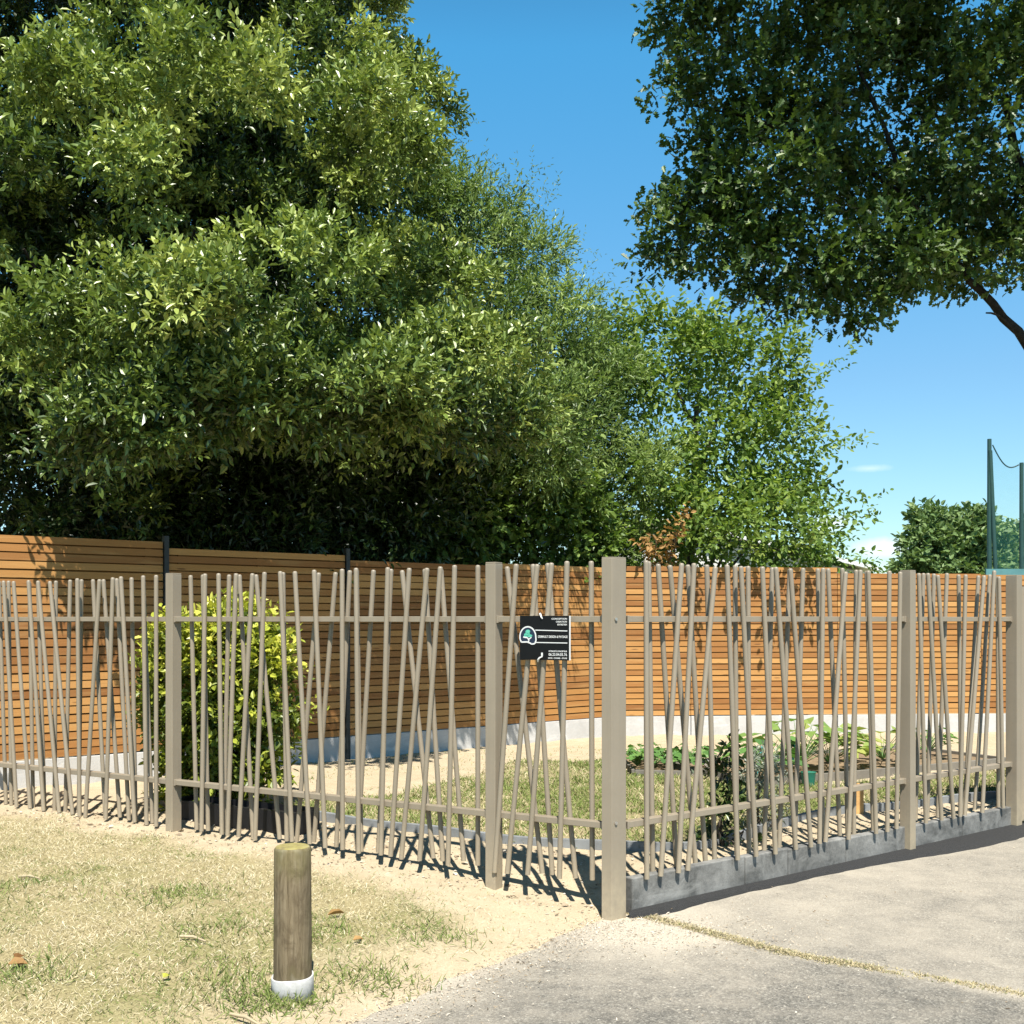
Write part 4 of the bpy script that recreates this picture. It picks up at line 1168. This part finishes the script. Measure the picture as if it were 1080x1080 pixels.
isg = rng.random(k) < np.clip((gm - .47) * 2.2, .02, .6)
tone = np.where(isg, rng.uniform(.02, .4, k), rng.uniform(.42, 1.0, k))
grass('dry_grass', Xr, Yr, rng.uniform(.014, .042, k), rng.uniform(.0016, .0032, k), tone, 1.1)
# green tufts round the bollard and scattered
tuf = [(P(300, 1035, 4.42)[0] + .02, 4.33, 500, .10), (-.55, 4.62, 350, .12), (-1.1, 4.5, 300, .12), (-.98, 4.3, 260, .10), (.02 - .9, 5.1, 260, .12), (-1.9, 4.4, 320, .14), (-1.65, 5.6, 300, .16), (-.35, 5.2, 260, .13), (-2.6, 5.6, 300, .18), (-1.3, 5.0, 260, .15)]
X = np.concatenate([rng.normal(t[0], t[3], t[2]) for t in tuf]); Y = np.concatenate([rng.normal(t[1], t[3] * .8, t[2]) for t in tuf])
k = len(X)
grass('green_tufts', X, Y, rng.uniform(.03, .07, k), rng.uniform(.003, .005, k), rng.uniform(.0, .35, k), .8)
# fenced lawn
n_ = 150000
X = rng.uniform(-3, 5.5, n_); Y = rng.uniform(6.6, 12, n_)
pn = vnoise(X, Y, 2.2, 51) * .6 + vnoise(X, Y, 6, 52) * .4
ok = inpoly(X, Y, LAWN_POLY) & (fl(X, Y) < -.1) & (fr(X, Y) < -.1) & (rng.random(n_) < .25 + 1.0 * pn)
X, Y, pn = X[ok], Y[ok], pn[ok]; k = len(X)
isg = rng.random(k) < np.clip((pn - .10) * 2.2, .4, .93)
grass('lawn_grass', X, Y, rng.uniform(.03, .07, k), rng.uniform(.004, .007, k), np.where(isg, rng.uniform(.0, .36, k), rng.uniform(.4, .85, k)), .85)
# sparse grass in the sandy part
X = rng.uniform(-3, 1.2, 30000); Y = rng.uniform(7.5, 12, 30000)
ok = (rng.random(30000) < .14) & (vnoise(X, Y, 3, 61) > .5) & (fl(X, Y) < -.3) & (fr(X, Y) < -.2) & (((X - WA[0]) * nW[0] + (Y - WA[1]) * nW[1]) > .1)
X, Y = X[ok], Y[ok]; k = len(X)
grass('sparse_grass', X, Y, rng.uniform(.02, .05, k), rng.uniform(.004, .006, k), rng.uniform(.05, .7, k), .9)
# dry weeds in the joint of the road
t = rng.random(26000); jj = resample([np.array((*p, 0)) for p in JOINT[:6]], 200)
ii = t * 150
X = np.interp(ii, np.arange(200), jj[:, 0]) + rng.normal(0, .022, 26000); Y = np.interp(ii, np.arange(200), jj[:, 1]) + rng.normal(0, .022, 26000)
kk = (vnoise(X, Y, 6, 71) * .7 + vnoise(X, Y, 17, 72) * .3 > .22); X, Y = X[kk], Y[kk]; k = len(X)
lv = Leaves(); an = rng.random(k) * 6.28; le = rng.normal(1.15, .25, k)
d = np.stack([np.cos(an) * np.sin(le), np.sin(an) * np.sin(le), np.abs(np.cos(le))], 1)
n = norm(rng.normal(0, 1, (k, 3)) + np.array((0, -.6, .4))); n = norm(n - d * np.sum(n * d, 1, keepdims=True))
lv.b.append(np.stack([X, Y, np.zeros(k)], 1)); lv.d.append(d); lv.n.append(n); lv.L.append(rng.uniform(.006, .022, k)); lv.W.append(rng.uniform(.002, .005, k))
lv.t.append(np.where(rng.random(k) < .06, .15, rng.uniform(.52, .85, k)))
tag(lv.build('joint_weeds', T_NARROW, M['blade']), kind='stuff')

# grit and straw bits scattered over the edge of the asphalt
n_ = 5200
ed_t = rng.random(n_)
yy = rng.uniform(3.9, 5.75, n_); xx = np.interp(yy, XBY, XBX) + np.abs(rng.normal(0, .22, n_)) - .05
k2 = 1600
xx[:k2] = rng.normal(.75, .35, k2); yy[:k2] = rng.normal(5.45, .22, k2)
k3 = 2600
xx[k2:k3] = rng.uniform(-.5, 4, k3 - k2); yy[k2:k3] = rng.uniform(4.0, 7.5, k3 - k2)
ok = (fr(xx, yy) > .04) | (xx < .45)
xx, yy = xx[ok], yy[ok]; k = len(xx)
lv = Leaves(); an = rng.random(k) * 6.28
d = norm(np.stack([np.cos(an), np.sin(an), rng.normal(0, .3, k)], 1)); n = np.array((0, 0, 1.)) + rng.normal(0, .5, (k, 3)); n = norm(n - d * np.sum(n * d, 1, keepdims=True))
lv.b.append(np.stack([xx, yy, np.maximum(height(xx, yy), .004) + .003], 1)); lv.d.append(d); lv.n.append(n)
sz = rng.uniform(.003, .009, k); lv.L.append(sz * np.where(rng.random(k) < .15, 3.0, 1.0)); lv.W.append(sz * .7); lv.t.append(np.clip(rng.normal(.62, .28, k), 0, 1))
tag(lv.build('grit', T_OVAL, M['chip']), kind='stuff')

# ------------------------------------------------------------------ bollard
m, nt, b = new_mat('weathered_log')
v = coords(nt); g = noise(nt, 1.0, 7, .7, coords(nt, 'Object', (75, 75, 3.5)), .5); g2 = noise(nt, 6, 5, .65, coords(nt, 'Object', (1, 1, .6)))
c = ramp(nt, g, [(.28, (.05, .036, .02)), (.42, (.15, .115, .068)), (.6, (.22, .175, .11)), (.78, (.34, .29, .205))])
g3 = noise(nt, 9, 5, .7, coords(nt, 'Object', (1.6, 1.6, .8)), .6); g4 = noise(nt, 4, 3, .6, coords(nt, 'Object', (1.3, 1.3, 1)))
c = mixc(nt, ramp(nt, g3, [(.46, (0, 0, 0)), (.62, (.75, .75, .75))]), c, (.085, .062, .036))
c = mixc(nt, ramp(nt, g4, [(.55, (0, 0, 0)), (.68, (.6, .6, .6))]), c, (.36, .34, .28))
c = mixc(nt, ramp(nt, g2, [(.48, (0, 0, 0)), (.68, (.5, .5, .5))]), c, (.17, .15, .07))
pos = N(nt, 'ShaderNodeSeparateXYZ'); nt.links.new(v, pos.inputs[0])
moss = mathn(nt, 'MULTIPLY_ADD', pos.outputs[2], 2.2, mathn(nt, 'MULTIPLY_ADD', g2, .9, -1.35), True)
c = mixc(nt, mathn(nt, 'MULTIPLY', moss, .75), c, (.17, .16, .05))
nt.links.new(c, b.inputs['Base Color']); b.inputs['Roughness'].default_value = .9; b.inputs['Specular IOR Level'].default_value = .15
bump(nt, b, g, .8, .01)
M['log'] = m
m, nt, b = new_mat('mossy_end_grain')
g = noise(nt, 22, 5, .7, coords(nt))
nt.links.new(ramp(nt, g, [(.3, (.13, .10, .05)), (.55, (.25, .215, .065)), (.8, (.26, .24, .16))]), b.inputs['Base Color']); b.inputs['Roughness'].default_value = .9; bump(nt, b, g, .6, .01)
M['endgrain'] = m
Zl = 4.42; qb = P(308.5, 1034, Zl); hb = float(height(qb[0], qb[1], False))
base = np.array((qb[0], qb[1], 0.0))
ztop = EYE - (893 - HOR) / F * Zl
e = empty('wooden_bollard', (base[0], base[1], hb), 'weathered round wooden bollard with mossy top in a white base collar', 'bollard')
def ring_loft(zr, mat, name, wob=.0, n=28, capmat=None):
    mb = MB(); vs = []
    for z, r in zr:
        for k in range(n):
            a = 2 * math.pi * k / n
            rr = r * (1 + wob * (math.sin(3 * a + z * 4) * .5 + math.sin(7 * a + 1.3) * .35 + math.sin(2 * a + z * 9) * .3))
            vs.append((0 + rr * math.cos(a), rr * math.sin(a), z))
    m_ = len(zr)
    mb.add(vs, [(i * n + k, i * n + (k + 1) % n, (i + 1) * n + (k + 1) % n, (i + 1) * n + k) for i in range(m_ - 1) for k in range(n)], True)
    mb.f.append(tuple((m_ - 1) * n + k for k in range(n))); mb.smooth.append(False)
    o = mb.build(name, mat, None)
    o.parent = e
    return o
hh_ = ztop - hb
ring_loft([(-.12, .0735), (0, .0735), (hh_ * .33, .073), (hh_ * .66, .0722), (hh_ - .012, .0715), (hh_ - .003, .069), (hh_, .066)], M['log'], 'log', .022)
o = ring_loft([(hh_ + .0005, .066), (hh_ + .003, .063), (hh_ + .005, .05)], M['endgrain'], 'mossy_top', .022)
mb = MB(); vs = []; n = 32
prof = [(.0755, -.05), (.0825, -.05), (.0815, .068), (.0805, .072), (.0762, .072), (.0755, .06)]
zsl = lambda a: .004 * math.cos(a - .4)
for r, z in prof:
    for k in range(n):
        a = 2 * math.pi * k / n
        vs.append((r * math.cos(a), r * math.sin(a), z + (.002 * math.sin(3 * a) + .004 * math.cos(a - .6) if z > .05 else 0)))
mb.add(vs, [(i * n + k, i * n + (k + 1) % n, (i + 1) * n + (k + 1) % n, (i + 1) * n + k) for i in range(len(prof) - 1) for k in range(n)], True)
M['collar'] = concrete('scuffed_white_pvc', (.40, .39, .37), (.56, .55, .53), (.22, .21, .19), .2)
o = mb.build('collar', M['collar'], None); o.parent = e

# ------------------------------------------------------------------ litter on the lawn
def litter(name, px, py, L, W, ang, mat, tone, label, cat='dead leaf', curl=.25, group=None):
    q = G(px, py, .07); q[2] = float(height(q[0], q[1])) + .02
    lv = Leaves()
    d = norm(np.array([[math.cos(ang), math.sin(ang), curl * .5]])); n = np.array([[0.1, -.3, 1.]]); n = norm(n - d * np.sum(n * d, 1, keepdims=True))
    lv.b.append(q[None]); lv.d.append(d); lv.n.append(n); lv.L.append(np.array([L])); lv.W.append(np.array([W])); lv.t.append(np.array([tone]))
    o = lv.build(name, (T_OVAL[0] * np.array((1, 1, 2.2)), T_OVAL[1]), M[mat])
    md = o.modifiers.new('thick', 'SOLIDIFY'); md.thickness = .0012
    tag(o, label, cat, group)
litter('fallen_leaf', 8, 1036, .075, .05, .2, 'leaf_dry', .55, 'curled tan dead leaf at the left edge of the lawn')
litter('fallen_leaf', 16, 1031, .06, .045, 1.4, 'leaf_dry', .1, 'brown dead leaf lying on the tan one at the left edge')
litter('fallen_leaf', 172, 1041, .04, .03, 1.2, 'leaf_e', .9, 'small yellow leaf on the dry grass left of the bollard')
litter('fallen_leaf', 372, 997, .05, .03, .5, 'leaf_dry', .9, 'pale dry leaf on the lawn right of the bollard')
litter('fallen_leaf', 345, 978, .09, .022, .6, 'leaf_dry', .95, 'long straw coloured leaf right of the bollard')
for (x0, y0, x1, y1, lab) in ((190, 1004, 217, 1006, 'pale dry twig left of the bollard'), (243, 1066, 275, 1075, 'straw coloured stick at the bottom edge near the bollard'), (20, 945, 42, 950, 'pale twig on the lawn at the far left')):
    a = G(x0, y0, .07); b2 = G(x1, y1, .07)
    for q in (a, b2): q[2] = float(height(q[0], q[1])) + .018
    mb = MB(); mb.tube([a, (a + b2) / 2 + np.array((0, .01, .006)), b2], [.006, .007, .004], 7); tag(mb.build('twig', simple('pale_twig', (.36, .29, .18), .8)), lab, 'twig', 'dry twigs on the lawn')

# ------------------------------------------------------------------ world, sun, camera
SUN_EL = 60.0
sv = np.array((.14, -1.0)); sv /= np.linalg.norm(sv)
w = bpy.data.worlds.new('World'); scene.world = w; w.use_nodes = True
nt = w.node_tree
bg = nt.nodes['Background']
sky = N(nt, 'ShaderNodeTexSky'); sky.sky_type = 'NISHITA'; sky.sun_disc = False
sky.sun_elevation = R(SUN_EL); sky.sun_rotation = math.atan2(sv[0], sv[1])
sky.air_density = 1.0; sky.dust_density = .4; sky.ozone_density = 1.6; sky.altitude = 50
tc = N(nt, 'ShaderNodeTexCoord')
colr = sky.outputs['Color']
# a few thin clouds low over the horizon
def cloud(px, py, sx, sy, amt, col_in):
    d = np.array(((px - CXP) / F, 1.0, (HOR - py) / F))
    sub = N(nt, 'ShaderNodeVectorMath', operation='SUBTRACT'); 
    nrm = N(nt, 'ShaderNodeVectorMath', operation='NORMALIZE'); nt.links.new(tc.outputs['Generated'], nrm.inputs[0])
    nt.links.new(nrm.outputs[0], sub.inputs[0]); sub.inputs[1].default_value = tuple(d / np.linalg.norm(d))
    sc = N(nt, 'ShaderNodeVectorMath', operation='MULTIPLY'); nt.links.new(sub.outputs[0], sc.inputs[0]); sc.inputs[1].default_value = (1 / sx, .5, 1 / sy)
    ln = N(nt, 'ShaderNodeVectorMath', operation='LENGTH'); nt.links.new(sc.outputs[0], ln.inputs[0])
    nz = noise(nt, 55, 5, .6, nrm.outputs[0])
    fall = mathn(nt, 'SUBTRACT', 1.25, mathn(nt, 'ADD', ln.outputs['Value'], mathn(nt, 'MULTIPLY', nz, .7)), None, True)
    return mixc(nt, mathn(nt, 'MULTIPLY', fall, amt, None, True), col_in, (11, 11.2, 11.4))
CL = ((872, 552, .022, .010, .9), (932, 578, .035, .011, .9), (918, 494, .022, .004, .35), (1000, 600, .12, .012, .35), (690, 590, .1, .03, .3))
colr = mixc(nt, 1.0, colr, (.86, 1.25, 1.36), 'MULTIPLY')
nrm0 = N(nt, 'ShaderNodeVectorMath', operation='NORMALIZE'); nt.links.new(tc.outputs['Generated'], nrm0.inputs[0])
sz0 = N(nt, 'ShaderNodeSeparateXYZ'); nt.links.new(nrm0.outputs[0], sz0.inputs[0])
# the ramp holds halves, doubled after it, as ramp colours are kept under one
grad = ramp(nt, sz0.outputs[2], [(.0, (.60, .49, .45)), (.10, (.55, .495, .475)), (.20, (.5, .5, .5)), (.45, (.33, .65, .67)), (.68, (.14, .24, .30)), (1.0, (.06, .11, .16))])  # zenith end darkened beyond a natural sky to cut fill and deepen shadows
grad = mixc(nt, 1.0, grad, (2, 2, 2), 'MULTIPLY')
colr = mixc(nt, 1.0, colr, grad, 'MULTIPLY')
for a_ in CL: colr = cloud(*a_, colr)
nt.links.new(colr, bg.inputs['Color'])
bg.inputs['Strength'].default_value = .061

sl = bpy.data.lights.new('sun', 'SUN'); sl.energy = 5.0; sl.angle = R(.53); sl.color = (1.0, .955, .875)
so = bpy.data.objects.new('sun', sl); COL.objects.link(so)
dirv = Vector((-sv[0] * math.cos(R(SUN_EL)), -sv[1] * math.cos(R(SUN_EL)), -math.sin(R(SUN_EL))))
so.rotation_euler = dirv.to_track_quat('-Z', 'Y').to_euler(); so.location = (0, -5, 20)

cam = bpy.data.cameras.new('camera'); cam.sensor_width = 36; cam.sensor_fit = 'HORIZONTAL'
cam.lens = F / 1080 * 36; cam.shift_y = (HOR - 540) / 1080; cam.clip_end = 3000; cam.clip_start = .05
co = bpy.data.objects.new('camera', cam); COL.objects.link(co)
co.location = (0, 0, EYE); co.rotation_euler = (R(90), 0, 0)
scene.camera = co

scene.view_settings.view_transform = 'Standard'; scene.view_settings.look = 'None'
scene.view_settings.exposure = 1.05; scene.view_settings.gamma = 1.0; scene.view_settings.use_curve_mapping = False
scene.render.engine = 'CYCLES'
scene.cycles.max_bounces = 6; scene.cycles.diffuse_bounces = 2; scene.cycles.transmission_bounces = 3; scene.cycles.transparent_max_bounces = 12
